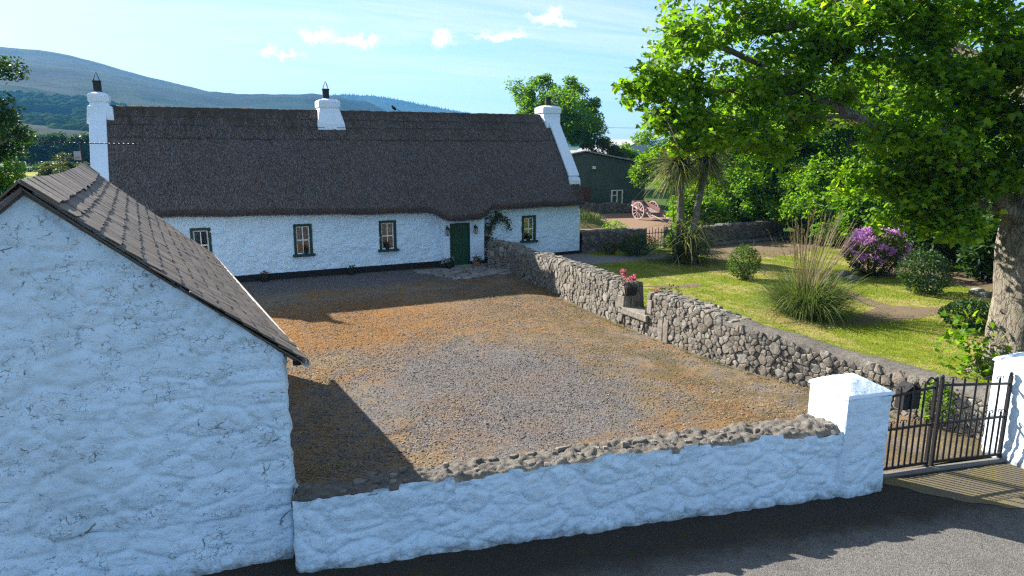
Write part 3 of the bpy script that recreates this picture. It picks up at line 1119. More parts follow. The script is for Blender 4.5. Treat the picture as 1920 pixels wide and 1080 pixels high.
def frusta(mb, cx, cy, secs):
    """stack of rectangular sections (half x, half y, z[, dx])"""
    vs = []
    for s in secs:
        hx, hy, z = s[:3]
        ox = s[3] if len(s) > 3 else 0
        oy = s[4] if len(s) > 4 else 0
        vs += [(cx + ox - hx, cy + oy - hy, z), (cx + ox + hx, cy + oy - hy, z), (cx + ox + hx, cy + oy + hy, z), (cx + ox - hx, cy + oy + hy, z)]
    fs = [(3, 2, 1, 0)]
    for i in range(len(secs) - 1):
        for k in range(4):
            k2 = (k + 1) % 4
            fs.append((i * 4 + k, i * 4 + k2, i * 4 + 4 + k2, i * 4 + 4 + k))
    e = (len(secs) - 1) * 4
    fs.append((e, e + 1, e + 2, e + 3))
    return mb.add(vs, fs)


# ------------------------------------------------------------------ the cottage
FY = 29.35
cottage = root_at('thatched_cottage', (7.4, FY, 0), 'long low whitewashed cottage with dark thatched roof behind the gravel yard', 'cottage')
X0, X1 = -2.85, 17.72
WINS = [(0.22, 0.96, 0.98, 2.26), (4.06, 4.80, 0.98, 2.23), (7.62, 8.38, 0.96, 2.21), (14.50, 15.24, 0.94, 2.13)]
PX0, PX1, PY = 10.42, 12.40, 28.97
DX0, DX1, DZ1 = 10.74, 11.70, 1.98
holes = [(a - X0 + 0.05, b - X0 - 0.05, c + 0.05, e - 0.05) for (a, b, c, e) in WINS]
holes.append((DX0 - X0 + 0.02, DX1 - X0 - 0.02, -1.0, DZ1 - 0.03))
lumpy_wall('front_wall', (X0, FY), (X1, FY), lambda u: 0 * u + 2.95, 'whitewash_cottage', cottage, 0.04, 0.055, holes, 2.6, 5.5, 4)
pb = lumpy_wall('porch_wall', (PX0, PY), (PX1, PY), lambda u: 0 * u + 2.6, 'whitewash_cottage', cottage, 0.012, 0.055,
                [(DX0 - PX0 + 0.02, DX1 - PX0 - 0.02, -1.0, DZ1 - 0.03)], 2.6, 5.5, 5)
mb = MB()
mb.box((PX0 + 0.005, (PY + FY) / 2 + 0.01, 1.3), (0.03, FY - PY, 2.6))
mb.box((PX1 - 0.005, (PY + FY) / 2 + 0.01, 1.3), (0.03, FY - PY, 2.6))
mb.box((DX0 + 0.008, (PY + FY) / 2 + 0.05, 1.0), (0.03, FY - PY + 0.1, 2.0))
mb.box((DX1 - 0.008, (PY + FY) / 2 + 0.05, 1.0), (0.03, FY - PY + 0.1, 2.0))
mb.box(((DX0 + DX1) / 2, (PY + FY) / 2 + 0.05, DZ1 - 0.01), (DX1 - DX0, FY - PY + 0.1, 0.03))
mb.build('porch_cheek', 'whitewash_smooth', cottage)


# gables with raised parapets
def slope_z(y):
    return 2.72 + (y - 28.95) / (32.2 - 28.95) * (6.85 - 2.72)


for gx0, gx1, nm in ((X0, X0 + 0.5, 'gable_wall'), (X1 - 0.5, X1, 'gable_wall')):
    mb = MB()
    yk = 29.62 if gx0 > 0 else 28.95
    zk = slope_z(yk) + 0.33
    yb = 64.4 - yk
    poly = [(gx0, FY + 0.03, -0.05), (gx0, FY + 0.03, 2.6), (gx0, yk, slope_z(yk) - 0.12), (gx0, yk, zk), (gx0, 32.2, slope_z(32.2) + 0.33), (gx0, yb, zk), (gx0, yb, 2.6), (gx0, 35.05, 2.6), (gx0, 35.05, -0.05)]
    if gx0 < 0:
        poly = [(gx0, FY + 0.03, -0.05), (gx0, FY + 0.03, 2.4), (gx0, 28.85, 2.5), (gx0, 28.85, zk - 0.1), (gx0, 32.2, slope_z(32.2) + 0.33), (gx0, yb, zk), (gx0, 35.05, 2.4), (gx0, 35.05, -0.05)]
    mb.prism(poly, (gx1 - gx0, 0, 0))
    g = mb.build(nm, 'whitewash_smooth', cottage, bevel=0.02)
    # coping lip on the parapet
    cp = MB()
    a = Vector(((gx0 + gx1) / 2, yk - 0.03, zk + 0.02))
    b = Vector(((gx0 + gx1) / 2, 31.75, slope_z(31.75) + 0.35))
    cp.bar(a, b, 0.58, 0.10, up=(0, -1, 1))
    cp.build('parapet_coping', 'whitewash_smooth', g, bevel=0.02)
    if gx0 > 0:
        kn = MB()
        frusta(kn, 17.46, 29.64, [(0.26, 0.16, 3.32), (0.30, 0.20, 3.45), (0.30, 0.20, 3.72), (0.27, 0.16, 3.86)])
        kn.build('kneeler', 'whitewash_smooth', g, bevel=0.02)
mb = MB()
mb.box(((X0 + X1) / 2, 35.0, 1.3), (X1 - X0 - 0.02, 0.1, 2.7))
mb.build('rear_wall', 'whitewash_smooth', cottage)
mb = MB()
mb.box((((X0 + PX0) / 2), FY - 0.045, 0.10), (PX0 - X0, 0.10, 0.34))
mb.box((((PX1 + X1) / 2), FY - 0.045, 0.06), (X1 - PX1 + 0.06, 0.10, 0.42))
mb.box((((PX0 + DX0) / 2), PY - 0.02, 0.09), (DX0 - PX0 + 0.02, 0.07, 0.26))
mb.box((((PX1 + DX1) / 2), PY - 0.02, 0.09), (PX1 - DX1 + 0.02, 0.07, 0.26))
mb.build('plinth', 'plinth_black', cottage)


def eave(x):
    z = np.interp(x, [-3, -0.4, 4, 7.3, 9.66, 10.05, 10.30, 10.64, 11.3, 12.05, 12.42, 12.75, 14.9, 17.7], [2.80, 2.76, 2.64, 2.54, 2.51, 2.42, 2.24, 2.13, 2.11, 2.13, 2.26, 2.50, 2.52, 2.54])
    z = z + 0.018 * fbm(np.stack([x, x * 0], -1), 1.2, 3, 77)
    dip = np.clip((2.5 - z) / 0.38, 0, 1)
    return z, dip


def thatch_pt(X, Tt, off=0.0):
    """front slope, Tt 0 at eave to 1 at ridge"""
    ze, dip = eave(X)
    z0 = np.minimum(2.80, np.interp(X, [-3, 0, 7, 17.7], [2.80, 2.76, 2.54, 2.53])) + 0.28
    y0 = 28.91 + 0 * X
    k = (1 - Tt) ** 3.2
    yb = y0 + k * (-0.40 * dip)
    zb = z0 + k * (ze + 0.28 - z0)
    y = yb + (32.2 - yb) * Tt
    z = zb + (6.85 - zb) * Tt
    bul = 0.10 * np.sin(np.pi * np.clip(Tt, 0, 1)) + off
    return y - 0.79 * bul, z + 0.61 * bul


nx = 330
rowsT = np.linspace(0, 1, 64)
XS = np.linspace(X0 + 0.48, X1 - 0.03, nx)
ze, dip = eave(XS)
rows = []


def disp(X, Y, Z, a=0.03):
    P = np.stack([X, Y, Z], -1)
    return a * fbm(P, 0.9, 3, 15) + 0.022 * fbm(P * np.array([3.0, 1, 1]), 3.0, 3, 25)


yE = 28.86 - 0.40 * dip
rows.append(np.stack([XS, yE * 0 + 29.36 - 0.40 * dip, ze + 0.16], -1))
rows.append(np.stack([XS, yE + 0.26, ze + 0.015], -1))
rows.append(np.stack([XS, yE + 0.09, ze - 0.01], -1))
rows.append(np.stack([XS, yE + 0.01, ze + 0.08], -1))
for tt in rowsT:
    Y, Z = thatch_pt(XS, tt + 0 * XS)
    dd = disp(XS, Y, Z) * (0.4 + 0.6 * min(1, tt * 6))
    X = XS.copy()
    if tt > 0.24:
        X = np.minimum(X, X1 - 0.47)
    rows.append(np.stack([X, Y - 0.79 * dd, Z + 0.61 * dd], -1))
for tt in np.linspace(0.97, 0, 24):
    Y = 32.2 + (1 - tt) * 3.3
    Z = 6.85 + (2.7 - 6.85) * (1 - tt)
    rows.append(np.stack([np.minimum(XS, X1 - 0.47), Y + 0 * XS, Z + 0 * XS], -1))
V = np.stack(rows, 1)
thatch_o = np_obj('thatch', V.reshape(-1, 3), grid_faces(nx, len(rows)), 'thatch', cottage, True)
# close the thatch ends at the gable
for xe, sgn in ((X1 - 0.03, 1),):
    prof = V[-1, :30]
    cap = [(xe, p[1], p[2]) for p in prof] + [(xe, p[1] + 0.3, p[2] - 0.2) for p in prof[::-1]]
    me = bpy.data.meshes.new('thatch_end')
    me.from_pydata(cap, [], [tuple(range(len(cap)))])
    me.materials.append(MATS['thatch'])
    put(bpy.data.objects.new('thatch_end', me), thatch_o)
# ridge course, a thicker block with uneven lower edge and hazel rods
xs = np.linspace(X0 + 0.5, X1 - 0.48, 300)
tl = 0.675 + 0.010 * fbm(np.stack([xs, xs * 0], -1), 2.0, 3, 91)
rr = []
for k, q in enumerate(np.concatenate([[0.0], np.linspace(0, 1, 26)])):
    tt = tl + (1.0 - tl) * q
    off = 0.0 if k == 0 else 0.035
    Y, Z = thatch_pt(xs, tt, off)
    dd = disp(xs, Y, Z, 0.02) + 0.015 * vnoise(np.stack([xs * 6, Z * 2], -1), 1.5, 5)
    rr.append(np.stack([xs, Y - 0.79 * dd, Z + 0.61 * dd + (0.05 * q ** 6)], -1))
rr.append(np.stack([xs, xs * 0 + 32.32, 6.93 + 0.025 * vnoise(np.stack([xs * 5, xs * 0], -1), 1, 3)], -1))
rr.append(np.stack([xs, xs * 0 + 33.2, xs * 0 + 5.75], -1))
rr.append(np.stack([xs, xs * 0 + 33.15, xs * 0 + 5.6], -1))
V2 = np.stack(rr, 1)
ridge_o = np_obj('ridge_course', V2.reshape(-1, 3), grid_faces(len(xs), len(rr)), 'thatch_ridge', cottage, True)
for q in (0.80, 0.89):
    for k in range(9):
        xa = X0 + 0.6 + k * 2.17 + random.uniform(-0.1, 0.1)
        xb = xa + random.uniform(1.5, 2.1)
        if xb > X1 - 0.6:
            continue
        pts = []
        for xx in np.linspace(xa, xb, 7):
            Y, Z = thatch_pt(np.array([xx]), np.array([q + random.uniform(-0.003, 0.003)]), 0.11)
            pts.append((xx, Y[0], Z[0]))
        MB().tube(pts, 0.009, 5).build('thatching_rod', 'dark_underlay', ridge_o)


# straw ends standing off the coat
def straw(n, t0, t1, off, name, parent, mat='straw'):
    xx = rng.uniform(X0 + 0.52, X1 - 0.5, n)
    tt = rng.uniform(t0, t1, n)
    Y, Z = thatch_pt(xx, tt, off)
    dd = disp(xx, Y, Z) * (0.4 + 0.6 * np.minimum(1, tt * 6))
    Y = Y - 0.79 * dd
    Z = Z + 0.61 * dd
    L = rng.uniform(0.05, 0.16, n)
    W = rng.uniform(0.008, 0.016, n)
    d = np.stack([rng.normal(0, 0.25, n), np.full(n, -0.61), np.full(n, -0.79)], -1)
    nn = np.array([0, -0.79, 0.61])
    d = d + nn * rng.uniform(0.0, 0.35, n)[:, None]
    d /= np.linalg.norm(d, axis=1)[:, None]
    s = np.cross(d, nn)
    s /= np.linalg.norm(s, axis=1)[:, None]
    P = np.stack([xx, Y, Z], -1) + nn * 0.004
    a = P - s * W[:, None] / 2
    b = P + s * W[:, None] / 2
    c = P + d * L[:, None]
    Vv = np.stack([a, b, c], 1).reshape(-1, 3)
    F = np.arange(3 * n).reshape(-1, 3)
    o = np_obj(name, Vv, F, mat, parent)
    o['kind'] = 'stuff'


straw(70000, 0.0, 0.68, 0.0, 'straw_ends', thatch_o)
n = 9000
xx = rng.uniform(X0 + 0.5, X1 - 0.05, n)
ze, dip = eave(xx)
P = np.stack([xx, 28.86 - 0.40 * dip + rng.uniform(-0.01, 0.20, n), ze + rng.uniform(-0.01, 0.05, n)], -1)
d = np.stack([rng.normal(0, 0.3, n), rng.uniform(-0.8, -0.1, n), rng.uniform(-1.0, -0.5, n)], -1)
d /= np.linalg.norm(d, axis=1)[:, None]
L = rng.uniform(0.02, 0.075, n)
s_ = np.stack([np.ones(n), np.zeros(n), np.zeros(n)], -1) * rng.uniform(0.004, 0.008, n)[:, None]
np_obj('eave_straw', np.stack([P - s_, P + s_, P + d * L[:, None]], 1).reshape(-1, 3), np.arange(3 * n).reshape(-1, 3), 'straw', thatch_o)['kind'] = 'stuff'
straw(26000, 0.68, 1.0, 0.036, 'ridge_straw_ends', ridge_o)


# windows
def window(par, x0, x1, z0, z1, y, zw=True):
    fr = MB()
    w = 0.105
    fr.box(((x0 + x1) / 2, y - 0.02, z1 - w / 2), (x1 - x0, 0.10, w))
    fr.box((x0 + w / 2, y - 0.018, (z0 + z1 - w) / 2), (w, 0.09, z1 - z0 - w))
    fr.box((x1 - w / 2, y - 0.018, (z0 + z1 - w) / 2), (w, 0.09, z1 - z0 - w))
    win = fr.build('window', 'paint_green', par, bevel=0.006)
    sl = MB()
    sl.box(((x0 + x1) / 2, y - 0.06, z0 - 0.05), (x1 - x0 + 0.16, 0.24, 0.10))
    sl.build('sill', 'paint_green', win, bevel=0.012)
    ix0, ix1, iz0, iz1 = x0 + w, x1 - w, z0, z1 - w
    ys = y + 0.045
    zm = (iz0 + iz1) / 2
    sh = MB()
    b = 0.045
    sh.box(((ix0 + ix1) / 2, ys, iz1 - b / 2), (ix1 - ix0, 0.05, b))
    sh.box(((ix0 + ix1) / 2, ys, iz0 + b / 2), (ix1 - ix0, 0.05, b))
    sh.box(((ix0 + ix1) / 2, ys - 0.004, zm), (ix1 - ix0 - 0.004, 0.05, 0.05))
    sh.box((ix0 + b / 2, ys, zm), (b, 0.046, iz1 - iz0 - 2 * b))
    sh.box((ix1 - b / 2, ys, zm), (b, 0.046, iz1 - iz0 - 2 * b))
    sh.box(((ix0 + ix1) / 2, ys, zm), (0.034, 0.04, iz1 - iz0 - 2 * b))
    sh.build('sash', 'paint_white', win)
    for (xa, xb) in ((ix0 + b, (ix0 + ix1) / 2 - 0.017), ((ix0 + ix1) / 2 + 0.017, ix1 - b)):
        for (za, zb) in ((iz0 + b, zm - 0.025), (zm + 0.025, iz1 - b)):
            p = MB()
            p.box(((xa + xb) / 2, ys + 0.006, (za + zb) / 2), (xb - xa, 0.006, zb - za))
            p.build('pane', 'glass_window', win)
    cu = MB()
    N = 14
    vs = []
    for i in range(N + 1):
        u = i / N
        xx = ix0 + (ix1 - ix0) * u
        yy = ys + 0.10 + 0.018 * math.sin(u * 31) + 0.01 * math.sin(u * 57)
        vs += [(xx, yy, iz0), (xx, yy, iz1)]
    cu.add(vs, [(2 * i, 2 * i + 2, 2 * i + 3, 2 * i + 1) for i in range(N)])
    cu.build('net_curtain', 'curtain', win)
    return win


m, t = new_mat('glass_window')
gl = t.n('ShaderNodeBsdfGlossy', {'Color': (0.9, 0.92, 0.95, 1), 'Roughness': 0.03})
tr = t.n('ShaderNodeBsdfTransparent', {'Color': (0.72, 0.74, 0.74, 1)})
fz = t.n('ShaderNodeFresnel', {'IOR': 1.55}).outputs[0]
mx = t.n('ShaderNodeMixShader', {0: t.math('ADD', fz, 0.05), 1: tr.outputs[0], 2: gl.outputs[0]})
t.link(mx.outputs[0], t.out.inputs['Surface'])
for (a, b, c, e) in WINS:
    window(cottage, a, b, c, e, FY)

# half door
dr = MB()
nb = 6
for k in range(nb):
    wv = (DX1 - DX0 - 0.16) / nb
    xc = DX0 + 0.08 + wv * (k + 0.5)
    dr.box((xc, PY + 0.05, 0.53), (wv - 0.008, 0.04, 0.92))
    dr.box((xc, PY + 0.045, 1.46), (wv - 0.008, 0.04, 0.90))
dr.box(((DX0 + DX1) / 2, PY + 0.075, 1.0), (DX1 - DX0 - 0.16, 0.02, 1.9))
door = dr.build('door', 'door_green', cottage)
df = MB()
df.box((DX0 + 0.04, PY + 0.03, 0.97), (0.08, 0.10, 1.94))
df.box((DX1 - 0.04, PY + 0.03, 0.97), (0.08, 0.10, 1.94))
df.box(((DX0 + DX1) / 2, PY + 0.03, 1.94), (DX1 - DX0, 0.102, 0.075))
df.box(((DX0 + DX1) / 2, PY + 0.02, 0.995), (DX1 - DX0 - 0.17, 0.05, 0.04))
df.build('door_frame', 'paint_green', door)
dk = MB()
dk.lathe((0, 0, 0), [(0.045, 0), (0.05, 0.02), (0.02, 0.03)], 12)
dk.v = [((DX0 + DX1) / 2 - 0.03 + v[0], PY + 0.03 - v[2], 1.62 + v[1]) for v in dk.v]
dk.box(((DX0 + DX1) / 2 - 0.03, PY + 0.018, 1.60), (0.09, 0.02, 0.20))
dk.build('knocker', 'iron_black', door)
hl = MB()
hl.box((DX0 + 0.16, PY + 0.01, 1.42), (0.03, 0.03, 0.14))
hl.build('latch', 'iron_black', door)
MB().box((DX0 + 0.16, PY + 0.01, 0.80), (0.05, 0.03, 0.05)).build('keyhole_plate', 'iron_black', door)
sp = MB()
sp.box(((DX0 + DX1) / 2, PY - 0.10, 0.035), (DX1 - DX0 + 0.2, 0.34, 0.07))
sp.build('doorstep', 'flagstone', cottage, bevel=0.015)


def chimney(cx, cy, z0, z1, hx, hy, base, potx=0.0, side=0, wire_top=True):
    mb = MB()
    secs = base + [(hx, hy, z1 - 0.34), (hx + 0.05, hy + 0.05, z1 - 0.31), (hx + 0.05, hy + 0.05, z1 - 0.06), (hx - 0.02, hy - 0.02, z1), (hx - 0.22, hy - 0.22, z1 + 0.07)]
    frusta(mb, cx, cy, secs)
    ch = mb.build('chimney', 'whitewash_smooth', cottage, bevel=0.018)
    p = MB()
    p.lathe((cx + potx, cy, z1 + 0.03), [(0.165, 0), (0.15, 0.04), (0.15, 0.40), (0.165, 0.41), (0.165, 0.46), (0.12, 0.46)], 16)
    p.build('chimney_pot', 'pot_black', ch, smooth=False)
    if wire_top:
        c = MB()
        for k in range(4):
            a = math.pi / 4 + k * math.pi / 2
            pts = [(cx + potx + 0.14 * math.cos(a), cy + 0.14 * math.sin(a), z1 + 0.48), (cx + potx + 0.12 * math.cos(a), cy + 0.12 * math.sin(a), z1 + 0.58),
                   (cx + potx + 0.02 * math.cos(a), cy + 0.02 * math.sin(a), z1 + 0.80)]
            c.tube(pts, 0.011, 5)
        c.build('wire_cowl', 'wire', ch)
    return ch


chimney(-2.52, 32.2, 6.0, 7.36, 0.31, 0.36, [(0.47, 0.55, 6.2, 0.0), (0.44, 0.52, 6.62, 0.02), (0.42, 0.48, 6.86, 0.02), (0.32, 0.37, 6.92, 0)], -0.02)
chimney(6.26, 32.15, 6.2, 7.34, 0.42, 0.40, [(0.60, 0.74, 6.05), (0.58, 0.70, 6.32), (0.46, 0.44, 6.85)], -0.05)
chimney(17.40, 32.2, 6.2, 7.30, 0.48, 0.42, [(0.36, 0.62, 6.0), (0.40, 0.58, 6.45), (0.47, 0.46, 6.75)], 0.0, 0, False)


# ------------------------------------------------------------------ slated outbuilding on the left
ob = root_at('slated_outbuilding', (1.0, 8.95, 0), 'whitewashed outbuilding gable with grey slate roof beside the road', 'outbuilding')
GA, GB = np.array([-4.15, 9.35]), np.array([1.02, 8.95])
GL = np.linalg.norm(GB - GA)
UP = GL * (-1.52 + 4.15) / 5.17


def gable_top(u):
    return np.interp(u, [0, UP - 0.12, UP + 0.12, GL], [2.70, 4.89, 4.89, 2.78])


lumpy_wall('gable_wall', GA, GB, gable_top, 'whitewash_gable', ob, 0.038, 0.03, (), 1.7, 3.0, 12, flare=0.10)
lumpy_wall('yard_wall', GB, (0.38, 19.3), lambda u: 0 * u + 2.74, 'whitewash_gable', ob, 0.04, 0.08, (), 2.0, 3.6, 13)
mb = MB()
mb.prism([(0.38, 19.3, -0.05), (0.38, 19.3, 2.6), (-2.0, 19.45, 4.85), (-4.8, 19.65, 2.6), (-4.8, 19.65, -0.05)], (0, -0.35, 0))
mb.build('rear_gable', 'whitewash_smooth', ob)
mb = MB()
mb.prism([(-4.15, 9.36, -0.05), (-4.15, 9.36, 2.58), (-4.8, 19.5, 2.58), (-4.8, 19.5, -0.05)], (-0.02, 0, 0))
mb.build('back_wall', 'whitewash_smooth', ob)
RA, RB = np.array([-1.53, 9.02, 4.985]), np.array([-2.0, 19.55, 4.93])     # ridge
EA, EB = np.array([1.24, 8.84, 2.70]), np.array([0.57, 19.45, 2.66])       # yard-side eave
LA, LB = np.array([-4.45, 9.22, 2.45]), np.array([-5.0, 19.7, 2.45])       # far eave


def roofp(a, b):
    sag = -0.07 * math.sin(math.pi * a) * (1 - 0.4 * b)
    p = (RA * (1 - a) + RB * a) * (1 - b) + (EA * (1 - a) + EB * a) * b
    return p + np.array([0, 0, sag - 0.03 * math.sin(math.pi * b)])


def slab_roof(name, mat, P, na, nb, th, parent):
    V = []
    for i in range(na + 1):
        for j in range(nb + 1):
            p = P(i / na, j / nb)
            V.append(p)
    n = len(V)
    V = V + [p - np.array([0, 0, th]) for p in V]
    F = []
    w = nb + 1
    for i in range(na):
        for j in range(nb):
            a = i * w + j
            F.append((a, a + w, a + w + 1, a + 1))
            F.append((n + a, n + a + 1, n + a + w + 1, n + a + w))
    for i in range(na):
        for j in (0, nb):
            a = i * w + j
            F.append((a, a + w, n + a + w, n + a))
    for j in range(nb):
        for i in (0, na):
            a = i * w + j
            F.append((a, a + 1, n + a + 1, n + a))
    return put(bpy.data.objects.new(name, mesh_from(name, V, F, mat, False)), parent)


roof = slab_roof('roof', 'slate', lambda a, b: roofp(a, b) - np.array([0, 0, 0.03]), 16, 6, 0.025, ob)
slab_roof('far_slope', 'slate', lambda a, b: (RA * (1 - a) + RB * a) * (1 - b) + (LA * (1 - a) + LB * a) * b - np.array([0, 0, 0.02 + 0.07 * math.sin(math.pi * a) * (1 - b)]), 16, 6, 0.06, ob)


def slate_mesh(k):
    g = random.Random(50 + k)
    w, L, th = 0.5, 0.5, 0.5
    cx = g.uniform(0.0, 0.10)
    v = [(-w, -L, -th), (w, -L, -th), (w - 0.02, L - cx, -th), (-w + 0.02, L - (0.08 - cx), -th), (-w, -L, th), (w, -L, th), (w - 0.02, L - cx, th), (-w + 0.02, L - (0.08 - cx), th)]
    f = [(0, 3, 2, 1), (4, 5, 6, 7), (0, 1, 5, 4), (1, 2, 6, 5), (2, 3, 7, 6), (3, 0, 4, 7)]
    me = bpy.data.meshes.new('slate')
    me.from_pydata(v, [], f)
    me.materials.append(MATS['slate'])
    return me


slates = [slate_mesh(k) for k in range(6)]
NC = 14
items = []
for c in range(NC):
    b = (c + 0.62) / (NC + 0.15)
    wavg = 0.30 - 0.004 * c
    ncol = int(10.8 / wavg)
    offs = 0.5 if c % 2 else 0.0
    for k in range(ncol + 1):
        a = (k + offs + random.uniform(-0.07, 0.07)) / ncol
        if a < 0.0 or a > 1.0:
            a = min(max(a, 0.012), 0.988)
        p = roofp(a, b)
        da = roofp(min(a + 0.01, 1.02), b) - roofp(a - 0.01, b)
        db = roofp(a, b + 0.01) - roofp(a, b - 0.01)
        da /= np.linalg.norm(da)
        db /= np.linalg.norm(db)
        nn = np.cross(db, da)
        if nn[2] < 0:
            nn = -nn
        tilt = 0.055 + random.uniform(-0.02, 0.02)
        d2 = db + nn * tilt
        d2 /= np.linalg.norm(d2)
        n2 = np.cross(d2, da)
        if n2[2] < 0:
            n2 = -n2
        n2 /= np.linalg.norm(n2)
        yawj = random.uniform(-0.025, 0.025)
        a2 = da * math.cos(yawj) + d2 * math.sin(yawj)
        d3 = d2 * math.cos(yawj) - da * math.sin(yawj)
        Lg = 0.42 + random.uniform(-0.015, 0.02)
        Wd = wavg * random.uniform(0.88, 0.97)
        th = 0.014
        pos = p + nn * (0.016 + random.uniform(0, 0.006)) + db * random.uniform(-0.012, 0.014)
        M = Matrix(((a2[0] * Wd, d3[0] * Lg, n2[0] * th, pos[0]), (a2[1] * Wd, d3[1] * Lg, n2[1] * th, pos[1]), (a2[2] * Wd, d3[2] * Lg, n2[2] * th, pos[2]), (0, 0, 0, 1)))
        items.append((np.linalg.norm(pos - np.array([0, 0, CAM_H])), M))
items.sort(key=lambda q: q[0])
restV, restF = [], []
for k, (dist, M) in enumerate(items):
    me = slates[k % 6]
    if k < 300:
        o = put(bpy.data.objects.new('slate', me), roof)
        o.matrix_local = M
    else:
        b0 = len(restV)
        restV += [M @ v.co for v in me.vertices]
        restF += [tuple(b0 + i for i in p.vertices) for p in me.polygons]
o = put(bpy.data.objects.new('far_slates', mesh_from('far_slates', restV, restF, 'slate', False)), roof)
o['kind'] = 'stuff'
# big flags along the ridge
for k in range(19):
    a0, a1 = k / 19 + 0.002, (k + 1) / 19 - 0.002
    mb = MB()
    lift = random.uniform(0.0, 0.02)
    p = [roofp(a0, 0.0), roofp(a1, 0.0), roofp(a1, 0.105 + random.uniform(-0.006, 0.012)), roofp(a0, 0.105 + random.uniform(-0.006, 0.012))]
    up = np.array([0.035, 0, 0.05])
    p = [p[0] + np.array([0, 0, 0.055 + lift]), p[1] + np.array([0, 0, 0.05 + lift]), p[2] + up, p[3] + up]
    mb.prism(p, (-0.012, 0, -0.022))
    q = [roofp(a0, 0.0), roofp(a1, 0.0)]
    l0 = (LA - RA)
    l0 = l0 / np.linalg.norm(l0) * 0.36
    q = [p[0] + 0, p[1] + 0, p[1] + l0, p[0] + l0]
    mb.prism(q, (0.004, 0, -0.022))
    mb.build('ridge_tile', 'slate', roof)
# verge underside, mortar fillet, gutter
mb = MB()
for (pa, pb) in ((RA, EA), (RA, LA)):
    mb.bar(pa + np.array([0, 0.14, -0.085]), pb + np.array([0, 0.14, -0.075]), 0.12, 0.045)
mb.build('verge_fillet', 'mortar', roof)
gt = MB()
prof = [(0.055 * math.cos(a), 0.055 * math.sin(a)) for a in np.linspace(math.pi, 2 * math.pi, 9)]
vs, fs = [], []
for q, P0 in enumerate((EA + np.array([0.035, -0.06, -0.03]), EB + np.array([0.035, 0.02, -0.03]))):
    for (dx, dz) in prof:
        vs.append((P0[0] + dx, P0[1], P0[2] + dz))
    for (dx, dz) in prof[::-1]:
        vs.append((P0[0] + dx * 0.88, P0[1], P0[2] + dz * 0.88 + 0.004))
for k in range(17):
    fs.append((k, k + 1, 18 + k + 1, 18 + k))
fs.append((17, 0, 18, 35))
fs.append(tuple(range(17, -1, -1)))
fs.append(tuple(range(18, 36)))
gt.add(vs, fs)
gut = gt.build('gutter', 'gutter_white', ob)
bk = MB()
for a in np.linspace(0.06, 0.95, 9):
    p = EA * (1 - a) + EB * a
    MB().box((p[0] - 0.01, p[1], p[2] - 0.08), (0.14, 0.03, 0.03)).build('gutter_bracket', 'dark_underlay', gut)
bk.box((EA[0] - 0.05, EA[1] + 0.10, EA[2] - 0.06), (0.12, 0.05, 0.06))
bk.build('eave_block', 'dark_underlay', gut)

# ------------------------------------------------------------------ roadside wall
rw = root_at('roadside_wall', (5.0, 7.66, 0), 'low whitewashed rubble wall with ragged paint line along the road', 'wall')
WA, WB = np.array([0.95, 8.47]), np.array([9.02, wall_y(9.02)])
WL = np.linalg.norm(WB - WA)
jg = np.random.default_rng(5)
js = np.cumsum(jg.uniform(0.12, 0.42, 60))
jv = jg.uniform(-0.075, 0.055, 60)


def wtop(u):
    u = np.asarray(u, float)
    k = np.searchsorted(js, u)
    base = np.interp(u, [0, 0.12, 1.2, 3.2, 5.6, 7.6, 8.22], [0.97, 0.97, 1.02, 1.05, 1.07, 1.06, 1.10])
    r = base + jv[k] * np.clip(u / 1.2, 0.2, 1) + 0.012 * vnoise(np.stack([u * 9, u * 0], -1), 1, 3)
    r = r + 0.06 * (np.abs(u - 5.55) < 0.10) + 0.05 * (np.abs(u - 4.25) < 0.09)
    return r


lumpy_wall('painted_face', WA, WB, wtop, 'whitewash_wall', rw, 0.040, 0.026, (), 2.0, 3.4, 21, flare=0.07)
lumpy_wall('painted_end', (1.10, 8.98), WA, lambda u: 0 * u + 0.96, 'whitewash_wall', rw, 0.02, 0.03, (), 2.0, 3.4, 22)
wd = (WB - WA) / WL
wn = np.array([-wd[1], wd[0]])    # towards the yard
thick = lambda u: np.interp(u, [0, 3, 6, 8.2], [0.48, 0.56, 0.68, 0.70])
us = np.linspace(-0.02, WL, 330)
ks = np.linspace(0, 1, 26)
U, K = np.meshgrid(us, ks, indexing='ij')
TT = thick(U)
tz = np.interp(U, [0, 0.12, 1.2, 3.2, 5.6, 7.6, 8.22], [0.97, 0.97, 1.02, 1.05, 1.07, 1.07, 1.12])
f1, f2, cid = vor2(U * 5.5, K * TT * 6.5, 33)
lz = np.clip((f2 - f1) / 0.4, 0, 1) ** 0.6 * (0.2 + 0.8 * cid)
z = tz - 0.025 + 0.035 * lz + 0.038 * fbm(np.stack([U, K * TT], -1), 6.0, 5, 44, 0.6) - 0.05 * (K ** 4)
fe = np.clip(K / 0.10, 0, 1)
z = z * fe + (tz - 0.09) * (1 - fe)
edge = 0.05 * vnoise(np.stack([U * 5, U * 0], -1), 1, 61)
P = WA[None, None] + U[..., None] * wd + (K * TT + 0.012 + edge * (K > 0.95))[..., None] * wn
V = np.concatenate([P, z[..., None]], -1)
# back face down to the yard
low = V[:, -1:].copy()
low[..., 2] = -0.05
V = np.concatenate([V, low], 1)
np_obj('mortar_top', V.reshape(-1, 3), grid_faces(len(us), V.shape[1]), 'mortar', rw, True)


def top_map(a, b):
    i = float(np.interp(a, [0, 0.12, 1.2, 3.2, 5.6, 7.6, 8.22], [0.97, 0.97, 1.02, 1.05, 1.07, 1.07, 1.12]))
    p = WA + a * wd + (b + 0.012) * wn
    return np.array([p[0], p[1], i - 0.015 - 0.05 * (b / 0.6) ** 4]), np.array([0, 0, 1.0])


